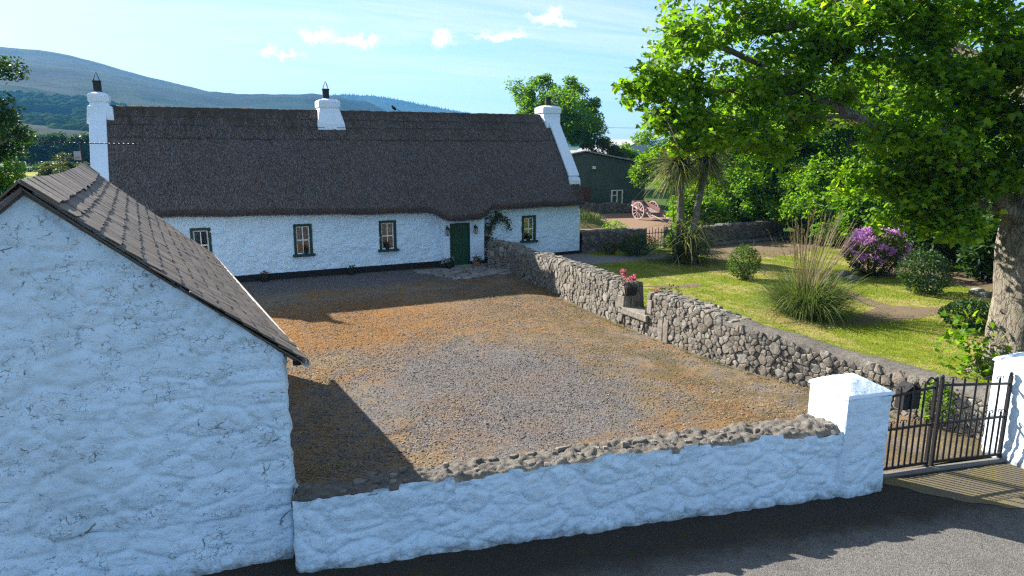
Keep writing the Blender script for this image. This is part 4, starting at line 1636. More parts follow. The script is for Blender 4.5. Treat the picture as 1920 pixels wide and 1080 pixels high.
S, Rr = poisson((0.1, WL - 0.1, 0.06, 0.66), 0.05, 0.14, 900, 8)
geos = []
g = np.random.default_rng(3)
for (a, b), r in zip(S, Rr):
    if b > thick(a) - 0.03 or g.random() < 0.55:
        continue
    k = g.integers(5, 8)
    an = np.sort(g.uniform(0, 2 * math.pi, k) * 0.25 + np.arange(k) * 2 * math.pi / k)
    rr_ = r * g.uniform(0.7, 1.05, k)
    poly = [(a + rr_[i] * math.cos(an[i]) * 1.15, b + rr_[i] * math.sin(an[i]) * 0.8) for i in range(k)]
    V, F = stone_geo(poly, top_map, g.uniform(0.015, 0.05), g, 0.0)
    geos.append((V, F, poly_area(poly)))
lay_stones(rw, geos, ['stone', 'stone', 'stone_pale', 'stone'], 'cap_stone', 300)


# ------------------------------------------------------------------ gate pillars
def gate_pillar(name, label, cx, cy, h, rz, hc, apex, seed):
    p = root_at(name, (cx, cy, 0), label, 'pillar', 'whitewashed gate pillars')
    c, s = math.cos(rz), math.sin(rz)
    R = lambda x, y: np.array([cx + x * c - y * s, cy + x * s + y * c])
    q = [R(-h, -h), R(h, -h), R(h, h), R(-h, h)]
    b = []
    for i in range(4):
        o = lumpy_wall('pillar_face', q[i], q[(i + 1) % 4], lambda u: 0 * u + hc, 'whitewash_wall' if i % 2 == 0 else 'whitewash_smooth', p, 0.028, 0.03, (), 2.4, 3.4, seed + i, flare=0.03)
    # pyramid cap with a soft lip
    n = 24
    gx = np.linspace(-1, 1, n * 2 + 1)
    A, B = np.meshgrid(gx, gx, indexing='ij')
    hh = h + 0.028
    m = np.maximum(np.abs(A), np.abs(B))
    Z = hc + 0.035 + (apex - hc - 0.035) * (0.75 * np.clip(1 - m, 0, 1) + 0.25 * np.clip(1 - (A ** 4 + B ** 4) ** 0.25, 0, 1)) ** 0.88
    Z = Z + 0.012 * fbm(np.stack([A * hh, B * hh], -1), 5.0, 4, seed + 9)
    Z = np.where(m > 0.999, hc + 0.0, Z)
    PX = cx + (A * c - B * s) * hh
    PYY = cy + (A * s + B * c) * hh
    V = np.stack([PX, PYY, Z], -1)
    np_obj('pillar_cap', V.reshape(-1, 3), grid_faces(len(gx), len(gx)), 'whitewash_smooth', p, True)
    lip = MB()
    frusta(lip, 0, 0, [(h - 0.01, h - 0.01, hc - 0.03), (hh, hh, hc - 0.005), (hh, hh, hc + 0.012)])
    lip.v = [(cx + v[0] * c - v[1] * s, cy + v[0] * s + v[1] * c, v[2]) for v in lip.v]
    lip.build('cap_edge', 'whitewash_smooth', p)
    return p


gate_pillar('gate_pillar', 'squat whitewashed gate pillar with pyramid cap at the end of the roadside wall', 9.40, 7.15, 0.415, math.radians(-8.5), 1.60, 1.86, 70)
gate_pillar('gate_pillar', 'sunlit white gate pillar beside the big tree trunk, cut by the picture edge', 13.10, 6.36, 0.46, math.radians(-6), 1.70, 1.97, 90)


# ------------------------------------------------------------------ iron gate
def gate_leaf(name, label, p0, p1, ht0, ht1, nfull, hinge_at_start):
    p0 = np.array(p0)
    p1 = np.array(p1)
    root = root_at(name, (p0[0], p0[1], 0), label, 'gate', 'black iron entrance gate leaves')
    d = p1 - p0
    L = np.linalg.norm(d)
    d = d / L
    nv = Vector((-d[1], d[0], 0))

    def at(u, z):
        return (p0[0] + d[0] * u, p0[1] + d[1] * u, z)

    H = lambda u: ht0 + (ht1 - ht0) * u / L
    zb, zm = 0.10, 0.80
    for (z0, z1, w, nm) in ((zb, zb, 0.045, 'bottom_rail'), (zm, zm, 0.04, 'middle_rail')):
        MB().bar(at(0.02, z0), at(L - 0.02, z1), 0.03, w).build(nm, 'iron_black', root)
    MB().bar(at(0.02, H(0) - 0.10), at(L - 0.02, H(L) - 0.10), 0.03, 0.04).build('top_rail', 'iron_black', root)
    for u, ex in ((0.02, 0.06 if hinge_at_start else 0.03), (L - 0.02, 0.03 if hinge_at_start else 0.12)):
        st = MB()
        st.bar(at(u, 0.03), at(u, H(u) + ex * 0.3), 0.05, 0.05, up=(d[0], d[1], 0))
        st.lathe(at(u, H(u) + ex * 0.3), [(0.02, 0), (0.034, 0.02), (0.03, 0.05), (0.008, 0.07)], 8)
        st.build('stile', 'iron_black', root)

    def scroll(mb, u, z):
        for sg in (-1, 1):
            pts = []
            for k in range(6):
                a = k / 5 * math.pi * 1.15
                rr = 0.034
                pts.append((p0[0] + d[0] * (u + sg * (rr - rr * math.cos(a))), p0[1] + d[1] * (u + sg * (rr - rr * math.cos(a))), z + rr * math.sin(a) + 0.004))
            mb.tube(pts, 0.0075, 5)

    for k in range(nfull):
        u = L * (k + 1) / (nfull + 1)
        b = MB()
        b.tube([at(u, zb), at(u, H(u))], 0.017, 6)
        scroll(b, u, H(u))
        b.build('bar', 'iron_black', root)
    for k in range(nfull + 1):
        u = L * (k + 0.5) / (nfull + 1)
        b = MB()
        b.tube([at(u, zb), at(u, zm + 0.10)], 0.017, 6)
        scroll(b, u, zm + 0.10)
        b.build('dog_bar', 'iron_black', root)
    return root


G0, GM, G1 = (9.90, 7.04), (11.12, 6.83), (12.58, 6.50)
gate_leaf('iron_gate', 'black iron gate leaf with letter box, next to the lower gate pillar', G0, (11.10, 6.835), 1.46, 1.56, 4, True)
gate_leaf('iron_gate', 'black iron gate leaf without letter box, hung on the sunlit pillar', (11.17, 6.82), G1, 1.58, 1.50, 5, False)
sc_ = MB()
for k in range(5):
    a = k * 0.7
    pts = [(11.02 - 0.06 + 0.10 * math.cos(a + q * 0.5) * (1 - 0.1 * q), 6.86, 1.56 + 0.08 * math.sin(a + q * 0.5) * (1 - 0.12 * q)) for q in range(6)]
    sc_.tube(pts, 0.009, 5)
put_s = sc_.build('scrollwork', 'iron_black', bpy.data.objects['iron_gate'])
ts = MB()
ts.prism([(9.8, 6.98, -0.02), (12.6, 6.40, -0.02), (12.62, 6.52, -0.02), (9.82, 7.10, -0.02)], (0, 0, 0.05))
th = ts.build('gate_threshold', 'concrete_path', None, bevel=0.01)
tag(th, 'narrow concrete sill under the iron gate', 'sill')

mbx = root_at('letter_box', (10.66, 7.01, 1.1), 'black letter box with pitched lid fixed to the iron gate', 'letter box')
rz = math.atan2(GM[1] - G0[1], GM[0] - G0[0])
Mx = Matrix.Rotation(rz, 3, 'Z')
b = MB()
b.box((10.66, 7.02, 1.26), (0.34, 0.18, 0.32), Mx)
b.build('box_body', 'pot_black', mbx, bevel=0.008)
b = MB()
for (sg) in (-1, 1):
    pts = [Vector((sg * 0.19, -0.12, 0)), Vector((sg * 0.19, 0.12, 0)), Vector((0, 0.12, 0.11)), Vector((0, -0.12, 0.11))]
    b.prism([Mx @ q + Vector((10.66, 7.02, 1.415)) for q in pts], (0, 0, 0.015))
b.prism([Mx @ q + Vector((10.66, 7.02, 1.415)) for q in (Vector((-0.16, -0.085, 0)), Vector((0.16, -0.085, 0)), Vector((0, -0.085, 0.10)))], Mx @ Vector((0, 0.17, 0)))
b.build('lid', 'pot_black', mbx)
b = MB()
b.box(tuple(Mx @ Vector((0, -0.095, 0)) + Vector((10.66, 7.02, 1.34))), (0.22, 0.012, 0.035), Mx)
b.build('flap', 'iron_black', mbx)


# ------------------------------------------------------------------ rubble walls
def rubble_wall(name, label, pts, Hs, T, rmin, rmax, seed, mats, depth=(0.03, 0.085), top_stones=lambda p: True, limit=300, tries=9000, group=None, base=(-0.1)):
    pts = np.array(pts, float)
    # resample smoothly
    seg = np.concatenate([[0], np.cumsum(np.linalg.norm(np.diff(pts, axis=0), axis=1))])
    Ltot = seg[-1]
    N = max(8, int(Ltot / 0.1))
    ss = np.linspace(0, Ltot, N)
    PXY = np.stack([np.interp(ss, seg, pts[:, 0]), np.interp(ss, seg, pts[:, 1])], -1)
    for _ in range(6):
        PXY[1:-1] = (PXY[:-2] + 2 * PXY[1:-1] + PXY[2:]) / 4
    tg = np.gradient(PXY, axis=0)
    tg /= np.linalg.norm(tg, axis=1)[:, None]
    nr = np.stack([tg[:, 1], -tg[:, 0]], -1)
    Hh = Hs(ss, PXY)
    root = root_at(name, (float(PXY[N // 2, 0]), float(PXY[N // 2, 1]), 0), label, 'stone wall', group)

    def fm(s, w):
        x = np.interp(s, ss, PXY[:, 0])
        y = np.interp(s, ss, PXY[:, 1])
        n = np.array([np.interp(s, ss, nr[:, 0]), np.interp(s, ss, nr[:, 1])])
        n /= np.linalg.norm(n) + 1e-9
        h = np.interp(s, ss, Hh)
        n3 = np.array([n[0], n[1], 0])
        if w <= 0:
            p = np.array([x, y, h + w])
            k = np.clip((w + 0.10) / 0.20, 0, 0.5)
        else:
            p = np.array([x - n[0] * w, y - n[1] * w, h])
            k = np.clip((w + 0.10) / 0.20, 0.5, 1)
        nn = n3 * (1 - k) + np.array([0, 0, 1.0]) * k
        nn /= np.linalg.norm(nn)
        return p, nn

    # core
    V = []
    for i in range(N):
        for (w, zf) in ((0.0, 0), (0.0, 1), (T * 0.5, 2), (T, 1), (T, 0)):
            p = PXY[i] - nr[i] * (w + (0.02 if w == 0 else 0.0))
            V.append((p[0], p[1], base if zf == 0 else Hh[i] - (0.03 if zf == 1 else 0.0)))
    V = np.array(V)
    core = np_obj('wall_core', V, grid_faces(N, 5), mats['core'], root, False)
    # stones
    Hm = float(Hh.max())
    S, R_ = poisson((0, Ltot, -Hm, T * 0.98), rmin, rmax, tries, seed)
    cells = voronoi_cells(S, R_ ** 2 * 1.2, (0, Ltot, -Hm, T), rmax * 5)
    g = np.random.default_rng(seed + 1)
    geos = []
    for (a, w), poly in zip(S, cells):
        if poly is None or len(poly) < 4:
            continue
        h = float(np.interp(a, ss, Hh))
        if h + w < base + 0.02:
            continue
        p = PXY[min(N - 1, int(a / Ltot * N))]
        if w > -0.02 and not top_stones(p):
            continue
        if w > 0 and not top_stones(p):
            continue
        V, F = stone_geo(poly, fm, g.uniform(*depth), g, 0.006, 0.05)
        geos.append((V, F, poly_area(poly)))
    lay_stones(root, geos, mats['stones'], 'stone', limit)
    return root, fm, (ss, PXY, nr, Hh)


def gw_h(ss, P):
    h = np.interp(P[:, 1], [6.9, 7.6, 10, 10.8, 12.1, 13.9, 16.2, 19.3, 23.6, 25.4, 27.0, 27.2, 28.2], [0.85, 0.86, 0.88, 0.94, 1.05, 1.19, 1.22, 1.25, 1.18, 1.05, 1.0, 1.10, 1.14])
    h = h + 0.03 * vnoise(np.stack([ss * 2.5, ss * 0], -1), 1, 7)
    return np.where((P[:, 1] > 15.88) & (P[:, 1] < 16.92), 0.46, h)


gwpts = [(12.22, 28.1), (12.95, 27.2), (12.72, 26.3), (12.5, 25.4), (12.42, 23.6), (12.15, 21), (12.0, 19.3), (11.9, 17.5), (11.9, 16.2), (11.98, 13.9), (12.13, 12.1), (12.48, 10.8), (12.72, 10.0), (13.0, 8.3), (13.1, 7.6), (13.2, 6.9)]
gw, gfm, gdat = rubble_wall('garden_wall', 'grey fieldstone wall running from the gate to the cottage between yard and lawn', gwpts, gw_h, 0.62, 0.040, 0.14, 31,
                            {'core': 'mortar_dark', 'stones': ['stone', 'stone_pale', 'stone', 'stone']}, (0.03, 0.085), lambda p: p[1] > 12.6, 300, 26000)
# mortar capping on the lower stretch near the gate
ss, PXY, nr, Hh = gdat
sel = PXY[:, 1] < 13.3
vv = []
for i in np.where(sel)[0]:
    for (w, dz) in ((-0.04, -0.10), (-0.03, 0.0), (0.10, 0.045), (0.32, 0.06), (0.55, 0.04), (0.68, -0.02), (0.70, -0.15)):
        p = PXY[i] - nr[i] * w
        j = 0.02 * vnoise(np.array([[p[0] * 4, p[1] * 4, w * 5]]), 1, 4)[0]
        vv.append((p[0], p[1], Hh[i] + dz + j))
np_obj('mortar_capping', np.array(vv), grid_faces(int(sel.sum()), 7), 'mortar', gw, True)
# stile: long step slab, back slab, jamb blocks
b = MB()
b.box((12.05, 16.37, 0.50), (0.55, 1.25, 0.20))
b.build('stile_step', 'stone', gw, bevel=0.03)
b = MB()
b.box((12.62, 16.30, 0.74), (0.16, 0.95, 0.34))
b.build('stile_slab', 'stone_pale', gw, bevel=0.03)
b = MB()
b.box((12.05, 17.12, 0.74), (0.46, 0.36, 0.40))
b.build('stile_jamb', 'stone', gw, bevel=0.035)
b = MB()
b.box((11.95, 15.72, 0.86), (0.22, 0.22, 0.42))
b.build('stile_jamb', 'stone_pale', gw, bevel=0.03)
b = MB()
b.box((12.05, 15.46, 1.12), (0.30, 0.26, 0.30))
b.build('stile_block', 'stone_pale', gw, bevel=0.03)
for (yy, zt) in ((14.95, 0.62),):
    for k in range(2):
        b = MB()
        frusta(b, 11.91, yy + k * 0.23, [(0.07, 0.10, -0.05), (0.07, 0.11, 0.45), (0.05, 0.09, 0.66 - 0.05 * k)])
        b.build('standing_stone', 'stone', gw, bevel=0.03)

rubble_wall('back_garden_wall', 'shaded dark stone wall between the cottage corner and the small garden gate', [(17.8, 29.25), (21.45, 29.15)],
            lambda s, P: 1.16 + 0.03 * vnoise(np.stack([s * 3, s * 0], -1), 1, 3), 0.5, 0.07, 0.15, 41, {'core': 'mortar_dark', 'stones': ['stone_dark', 'stone']}, (0.03, 0.07), lambda p: True, 110, 2500)
rubble_wall('back_garden_wall', 'dark stone wall under the shrubs behind the cabbage palm', [(22.9, 29.0), (27, 28.9), (31.5, 29.4)],
            lambda s, P: np.interp(s, [0, 1, 3.5, 8.6], [0.95, 1.0, 1.12, 1.05]) + 0.04 * vnoise(np.stack([s * 3, s * 0], -1), 1, 9), 0.5, 0.07, 0.16, 43, {'core': 'mortar_dark', 'stones': ['stone_dark', 'stone']}, (0.03, 0.07), lambda p: True, 160, 4500)
rubble_wall('low_yard_wall', 'low rough stone wall in front of the dark rendered shed', [(26.5, 47.2), (30, 47.4), (35.5, 46.6)],
            lambda s, P: 0.75 + 0.12 * vnoise(np.stack([s * 1.5, s * 0], -1), 1, 9), 0.5, 0.10, 0.2, 45, {'core': 'mortar_dark', 'stones': ['stone_dark', 'stone']}, (0.04, 0.09), lambda p: True, 60, 2500)

# flagstones before the door
pav = bpy.data.objects.new('door_paving', None)
COL.objects.link(pav)
pav['kind'] = 'structure'
S, R_ = poisson((8.9, 12.9, 25.7, 28.85), 0.16, 0.34, 2500, 51)
cells = voronoi_cells(S, R_ ** 2, (8.9, 12.9, 25.7, 28.85), 1.6)
geos = []
g = np.random.default_rng(52)
for (a, b_), poly in zip(S, cells):
    if poly is None or len(poly) < 4:
        continue
    front = np.interp(a, [8.9, 9.6, 10.4, 11.5, 12.9], [28.2, 26.6, 26.0, 26.3, 26.6])
    if b_ < front:
        continue
    V, F = stone_geo(poly, lambda x, y: (np.array([x, y, 0.0]), np.array([0, 0, 1.0])), g.uniform(0.022, 0.045), g, 0.035, 0.02)
    geos.append((V, F, poly_area(poly)))
lay_stones(pav, geos, ['flagstone'], 'flagstone', 300)
# kerb stones by the rose bed
for k in range(6):
    b = MB()
    frusta(b, 11.95 + k * 0.16, 28.55 - 0.03 * k, [(0.07, 0.06, -0.02), (0.08, 0.07, 0.08), (0.05, 0.05, 0.15)])
    o = b.build('edging_stone', 'stone', None, bevel=0.025)
    tag(o, 'rough stone edging the rose bed beside the cottage door', 'stone', 'stones edging the rose bed')


# ------------------------------------------------------------------ foliage
def frames(n, g, up_bias=0.5, droop=0.0):
    """random orthonormal frames: axis (leaf direction), side, normal"""
    nrm = g.normal(size=(n, 3))
    nrm[:, 2] = np.abs(nrm[:, 2]) + up_bias
    nrm /= np.linalg.norm(nrm, axis=1)[:, None]
    d = g.normal(size=(n, 3))
    d[:, 2] -= droop
    d -= nrm * (d * nrm).sum(1)[:, None]
    d /= np.linalg.norm(d, axis=1)[:, None] + 1e-9
    s = np.cross(nrm, d)
    return d, s, nrm


LEAF_OVAL = (np.array([(0, 0, 0), (0.30, 0.42, 0.05), (0, 1.0, -0.04), (-0.30, 0.42, 0.05)]), np.array([(0, 1, 2, 3)]))
LEAF_FOLD = (np.array([(0, 0, 0), (0.26, 0.40, 0.09), (0, 1.0, -0.10), (-0.26, 0.40, 0.09)]), np.array([(0, 1, 2), (0, 2, 3)]))
# five-lobed sycamore leaf, folded a little along its ribs
_sy = [(0, 0, 0), (0.34, -0.02, 0.03), (0.30, 0.22, 0.02), (0.56, 0.40, -0.04), (0.28, 0.48, 0.03), (0.22, 0.70, 0.0), (0, 1.0, -0.12),
       (-0.22, 0.70, 0.0), (-0.28, 0.48, 0.03), (-0.56, 0.40, -0.04), (-0.30, 0.22, 0.02), (-0.34, -0.02, 0.03)]
LEAF_SYC = (np.array(_sy), np.array([(0, 1, 2), (0, 2, 4), (2, 3, 4), (0, 4, 5), (0, 5, 6), (0, 6, 7), (0, 7, 8), (0, 8, 10), (8, 9, 10), (0, 10, 11)]))


def leaves(P, size, g, tmpl=LEAF_FOLD, up_bias=0.5, droop=0.0, var=0.35):
    n = len(P)
    d, s, nn = frames(n, g, up_bias, droop)
    sz = size * g.uniform(1 - var, 1 + var, n)
    T, F = tmpl
    V = P[:, None, :] + (s[:, None, :] * T[None, :, 0:1] + d[:, None, :] * T[None, :, 1:2] + nn[:, None, :] * T[None, :, 2:3]) * sz[:, None, None]
    k = len(T)
    FF = (np.arange(n) * k)[:, None, None] + F[None]
    return V.reshape(-1, 3), FF.reshape(-1, F.shape[1])


def blob_points(c, r, n, g, shell=0.55):
    """points in an ellipsoid, denser towards the outside"""
    v = g.normal(size=(n, 3))
    v /= np.linalg.norm(v, axis=1)[:, None]
    q = (shell + (1 - shell) * g.random(n)) ** 0.7
    return np.array(c) + v * q[:, None] * np.array(r)


def crown_points(c, R, nclump, per, clump_r, g, flat=0.75, lower=-0.5):
    """clumps over an uneven ellipsoid crown"""
    pts = []
    cl = []
    tries = 0
    while len(cl) < nclump and tries < nclump * 20:
        tries += 1
        v = g.normal(size=3)
        v /= np.linalg.norm(v)
        if v[2] < lower:
            continue
        q = g.uniform(0.45, 1.0) ** 0.6
        w = 1 + 0.22 * math.sin(3.1 * v[0] + 5 * v[1]) + 0.15 * math.sin(6 * v[2] + 4 * v[0])
        p = np.array(c) + v * np.array(R) * q * w * 0.9
        cl.append(p)
    for p in cl:
        rr = clump_r * g.uniform(0.6, 1.25)
        pts.append(blob_points(p, (rr, rr, rr * flat), int(per * g.uniform(0.7, 1.3)), g, 0.25))
    return np.concatenate(pts), cl


def tree(name, label, base, height, R, mat, g, nclump=40, per=160, leaf=0.26, clump_r=0.9, trunk_r=0.22, group=None, cat='tree', trunk_mat='bark', lower=-0.55, crown_c=None, tmpl=LEAF_FOLD, limbs=7):
    root = root_at(name, base, label, cat, group)
    per = int(per * 1.25)
    c = crown_c or (base[0], base[1], base[2] + height - R[2])
    P, cl = crown_points(c, R, nclump, per, clump_r, g, 0.75, lower)
    P = P[P[:, 2] > base[2] + 0.05]
    V, F = leaves(P, leaf, g, tmpl)
    np_obj('crown', V, F, mat, root)
    mb = MB()
    fork = Vector((base[0], base[1], base[2] + (height - 2 * R[2]) + R[2] * 0.55))
    if fork.z < base[2] + 0.3:
        fork.z = base[2] + 0.3
    b0 = Vector(base) - Vector((0, 0, 0.1))
    mb.tube([b0, b0.lerp(fork, 0.35) + Vector((g.uniform(-0.1, 0.1), 0, 0)), fork], [trunk_r * 1.25, trunk_r, trunk_r * 0.75], 9)
    for k in range(min(limbs, len(cl))):
        e = Vector(cl[k * len(cl) // limbs])
        m = fork.lerp(e, 0.5) + Vector((0, 0, 0.12 * (e - fork).length))
        mb.tube([fork - Vector((0, 0, 0.1)), m, e], [trunk_r * 0.5, trunk_r * 0.3, trunk_r * 0.08], 6)
    mb.build('trunk', trunk_mat, root, smooth=True)
    return root


g = np.random.default_rng(100)
# trees and big shrubs behind the garden
tree('garden_tree', 'bright green leafy tree between the dark shed and the farm cart', (34.6, 43.2, 0), 7.8, (3.0, 2.8, 3.6), 'leaf_bright', g, 62, 190, 0.24, 0.75, 0.14, 'trees behind the garden')
tree('garden_tree', 'tall dense tree rising behind the cabbage palm', (33.0, 34.5, 0), 10.5, (4.0, 3.4, 4.9), 'leaf_mid', g, 80, 190, 0.26, 0.95, 0.25, 'trees behind the garden')
tree('garden_tree', 'dark leafy tree behind the pampas grass plumes', (36.5, 29.5, 0), 11.0, (4.4, 3.8, 5.4), 'leaf_mid', g, 90, 190, 0.26, 1.0, 0.3, 'trees behind the garden')
tree('garden_tree', 'broad tree behind the purple rhododendron', (37.5, 23.0, 0), 11.0, (4.4, 3.9, 5.4), 'leaf_mid', g, 90, 190, 0.26, 1.0, 0.3, 'trees behind the garden')
tree('garden_tree', 'shaded tree behind the dark round bush', (34.5, 16.2, 0), 10.0, (4.0, 3.8, 4.8), 'leaf_mid', g, 85, 190, 0.26, 1.0, 0.3, 'trees behind the garden')
tree('garden_tree', 'dark tree behind the big trunk at the picture edge', (31.0, 10.0, 0), 9.5, (3.6, 3.6, 4.6), 'leaf_dark', g, 75, 190, 0.26, 1.0, 0.3, 'trees behind the garden')
for (x, y, h, R_, lb) in [(44, 46, 9.5, (5, 4, 4.6), 'far tree beyond the farm cart, above the garden trees'), (47, 37, 11, (5, 4.5, 5.4), 'rear tree showing between the palm and the pampas plumes'),
                          (48, 28, 11.5, (5, 4.5, 5.6), 'rear tree above the rhododendron, behind the broad tree'), (45, 18, 11, (5, 4.5, 5.4), 'rear tree behind the shaded garden tree'), (40, 9, 11, (5, 4.5, 5.4), 'rear tree behind the dark edge tree on the right')]:
    tree('rear_tree', lb, (x, y, 0), h, R_, 'leaf_mid', g, 70, 130, 0.42, 1.3, 0.3, 'trees behind the garden', lower=-0.95)
for (x, y, h, r, m_, lb) in [(27.2, 31.8, 3.3, 1.7, 'leaf_bright', 'light green shrub leaning over the back stone wall'), (30.2, 31.5, 4.6, 2.1, 'leaf_mid', 'tall green shrub above the right end of the back wall'),
                             (31.8, 27.0, 4.4, 2.2, 'leaf_bright', 'bright shrub filling the corner behind the pampas plumes'), (30.6, 23.2, 3.9, 2.0, 'leaf_mid', 'green shrub above and left of the rhododendron'),
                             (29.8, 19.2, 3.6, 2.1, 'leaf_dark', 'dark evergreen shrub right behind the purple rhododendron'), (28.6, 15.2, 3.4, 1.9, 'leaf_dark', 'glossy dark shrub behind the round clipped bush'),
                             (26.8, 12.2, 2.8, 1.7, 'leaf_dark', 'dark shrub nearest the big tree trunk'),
                             (33.6, 32.6, 5.2, 2.6, 'leaf_mid', 'large shrub behind the end of the back garden wall'), (35.2, 28.4, 5.0, 2.6, 'leaf_bright', 'large bright shrub seen through the pampas plumes'), (34.2, 24.6, 5.0, 2.6, 'leaf_mid', 'large green shrub behind and left of the rhododendron'),
                             (33.2, 20.4, 5.0, 2.5, 'leaf_mid', 'large green shrub behind and right of the rhododendron'), (31.8, 16.4, 4.8, 2.4, 'leaf_dark', 'large dark shrub behind the round clipped bush'), (31.2, 35.6, 4.4, 2.2, 'leaf_mid', 'green shrub right of the farm cart'), (30.0, 12.5, 4.4, 2.3, 'leaf_dark', 'large dark shrub beside the sycamore trunk')]:
    tree('boundary_shrub', lb, (x, y, 0), h, (r, r, h * 0.52), m_, g, 46, 160, 0.24, 0.7, 0.07, 'shrubs along the garden edge', 'shrub', 'twig', -0.9)
# far trees
tree('field_tree', 'big round sycamore behind the right chimney', (41.2, 74.5, 0), 13.9, (5.8, 5.2, 5.7), 'leaf_mid', g, 130, 200, 0.34, 1.25, 0.45, None, limbs=10)
tree('hedge_bush', 'light green bush behind the shed roof ridge', (46.8, 72.5, 0), 6.3, (3.2, 2.5, 2.6), 'leaf_olive', g, 40, 140, 0.32, 0.8, 0.12, 'bushes behind the shed', 'bush')
tree('hedge_bush', 'darker green bush right of the shed ridge', (51.0, 73.5, 0), 5.6, (3.0, 2.5, 2.5), 'leaf_mid', g, 40, 140, 0.32, 0.8, 0.12, 'bushes behind the shed', 'bush')
tree('hedge_bush', 'bright bush in front of the pale blue barn', (54.0, 70.5, 0), 4.6, (2.6, 2.4, 2.1), 'leaf_bright', g, 34, 140, 0.32, 0.8, 0.12, 'bushes behind the shed', 'bush')
tree('edge_tree', 'dark overhanging tree at the left picture edge', (-7.9, 36.5, 0), 9.6, (2.5, 2.6, 3.6), 'leaf_dark', g, 70, 200, 0.20, 0.75, 0.22)
tree('edge_bush', 'sunny green bush under the dark tree at the left picture edge', (-6.2, 33.5, 0), 4.5, (1.0, 1.0, 1.4), 'leaf_mid', g, 26, 150, 0.15, 0.42, 0.10, None, 'bush')
tree('field_bush', 'rounded olive bush beyond the outbuilding ridge', (-9.7, 79, 0), 4.3, (2.8, 2.4, 2.2), 'leaf_olive', g, 40, 170, 0.26, 0.7, 0.10, None, 'bush')
for k, (x, y, h, r, lb) in enumerate([(-36.5, 232, 6.5, 5.0, 'leftmost dark tree at the far edge of the green field'), (-29.5, 230, 9.5, 7.0, 'largest dark tree at the far edge of the green field'),
                                      (-22.5, 231, 8.5, 5.5, 'dark tree left of the white chimney gable across the field'), (-16.0, 236, 8.0, 4.5, 'far tree partly hidden by the white chimney gable')]):
    tree('field_edge_tree', lb, (x, y, 0), h, (r, r * 0.8, h * 0.52), 'leaf_dark', g, 40, 110, 0.75, 1.7, 0.35, 'trees at the edge of the far field', lower=-0.95)
hd = root_at('field_hedge', (-38, 174, 0), 'clipped dark hedge between the yellow and green fields', 'hedge')
P = np.stack([g.uniform(-75, 2, 5000), 174 + g.normal(0, 0.5, 5000), np.abs(g.normal(0.5, 0.5, 5000))], -1)
V, F = leaves(P, 0.6, g)
np_obj('hedge_leaves', V, F, 'leaf_dark', hd)
tw = MB()
for x in np.arange(-74, 2, 1.5):
    tw.tube([(x, 174, -0.1), (x + 0.1, 174, 0.9)], 0.03, 4)
tw.build('hedge_stems', 'twig', hd)['kind'] = 'stuff'


# wood on the lower slopes of the hill: a far mass
def hill_z(x, y):
    a = math.degrees(math.atan2(x, y))
    r = math.hypot(x, y)
    E = np.interp(a, [p[0] for p in moor], [p[1] for p in moor])
    tt = max(0.0, (r - 420) / (2300 - 420))
    return (CAM_H + E * 2300) * tt ** 1.25 * (0.75 + 0.25 * tt) - 2


bm = bmesh.new()
bmesh.ops.create_icosphere(bm, subdivisions=2, radius=1.0)
iv = np.array([v.co[:] for v in bm.verts])
iF = np.array([[v.index for v in f.verts] for f in bm.faces])
bm.free()
VV, FF = [], []
k = 0
for _ in range(2600):
    a = math.radians(g.uniform(-14, 7))
    r = g.uniform(620, 1180) if g.random() < 0.72 else g.uniform(300, 620)
    x, y = r * math.sin(a), r * math.cos(a)
    den = vnoise(np.array([[x / 150, y / 150]]), 1, 5)[0] + 0.5 * vnoise(np.array([[x / 50, y / 50]]), 1, 6)[0]
    if den < (-0.25 if r > 620 else 0.30):
        continue
    s = g.uniform(4.5, 8.0)
    z = hill_z(x, y)
    nz = 1 + 0.28 * vnoise(iv * 2.2 + g.uniform(0, 99), 1, 3)
    VV.append(iv * nz[:, None] * np.array([s, s, s * 0.85]) + np.array([x, y, z + s * 0.55]))
    FF.append(iF + k * len(iv))
    k += 1
wo = np_obj('hillside_wood', np.concatenate(VV), np.concatenate(FF), 'leaf_wood', None, False)
tag(wo, 'hazy broadleaf wood on the lower slope of the hill', 'wood', kind='stuff')
# conifer fringe on the forest skyline
VV, FF = [], []
k = 0
cone = np.array([(math.cos(a), math.sin(a), 0) for a in np.arange(5) * 2 * math.pi / 5] + [(0, 0, 1.0)])
cf = np.array([(i, (i + 1) % 5, 5) for i in range(5)])
for _ in range(2600):
    a = g.uniform(9.5, 24)
    E = np.interp(a, [p[0] for p in forest], [p[1] for p in forest])
    tt = g.uniform(0.80, 1.0)
    r = 1500 + 1600 * tt
    ar = math.radians(a)
    zz = (CAM_H + E * 3100) * (tt ** 1.25 * (0.75 + 0.25 * tt)) - 3
    h = g.uniform(7, 13)
    VV.append(cone * np.array([3.2, 3.2, h]) + np.array([r * math.sin(ar), r * math.cos(ar), zz]))
    FF.append(cf + k * 6)
    k += 1
co = np_obj('conifer_forest', np.concatenate(VV), np.concatenate(FF), 'hill_forest', None, False)
tag(co, 'dark conifer plantation along the distant hill crest', 'forest', kind='stuff')


# ------------------------------------------------------------------ the big sycamore
syc = root_at('sycamore_tree', (17.35, 8.9, LZ), 'large sycamore with thick pale trunk and branches spreading over the garden', 'tree')
gs = np.random.default_rng(404)


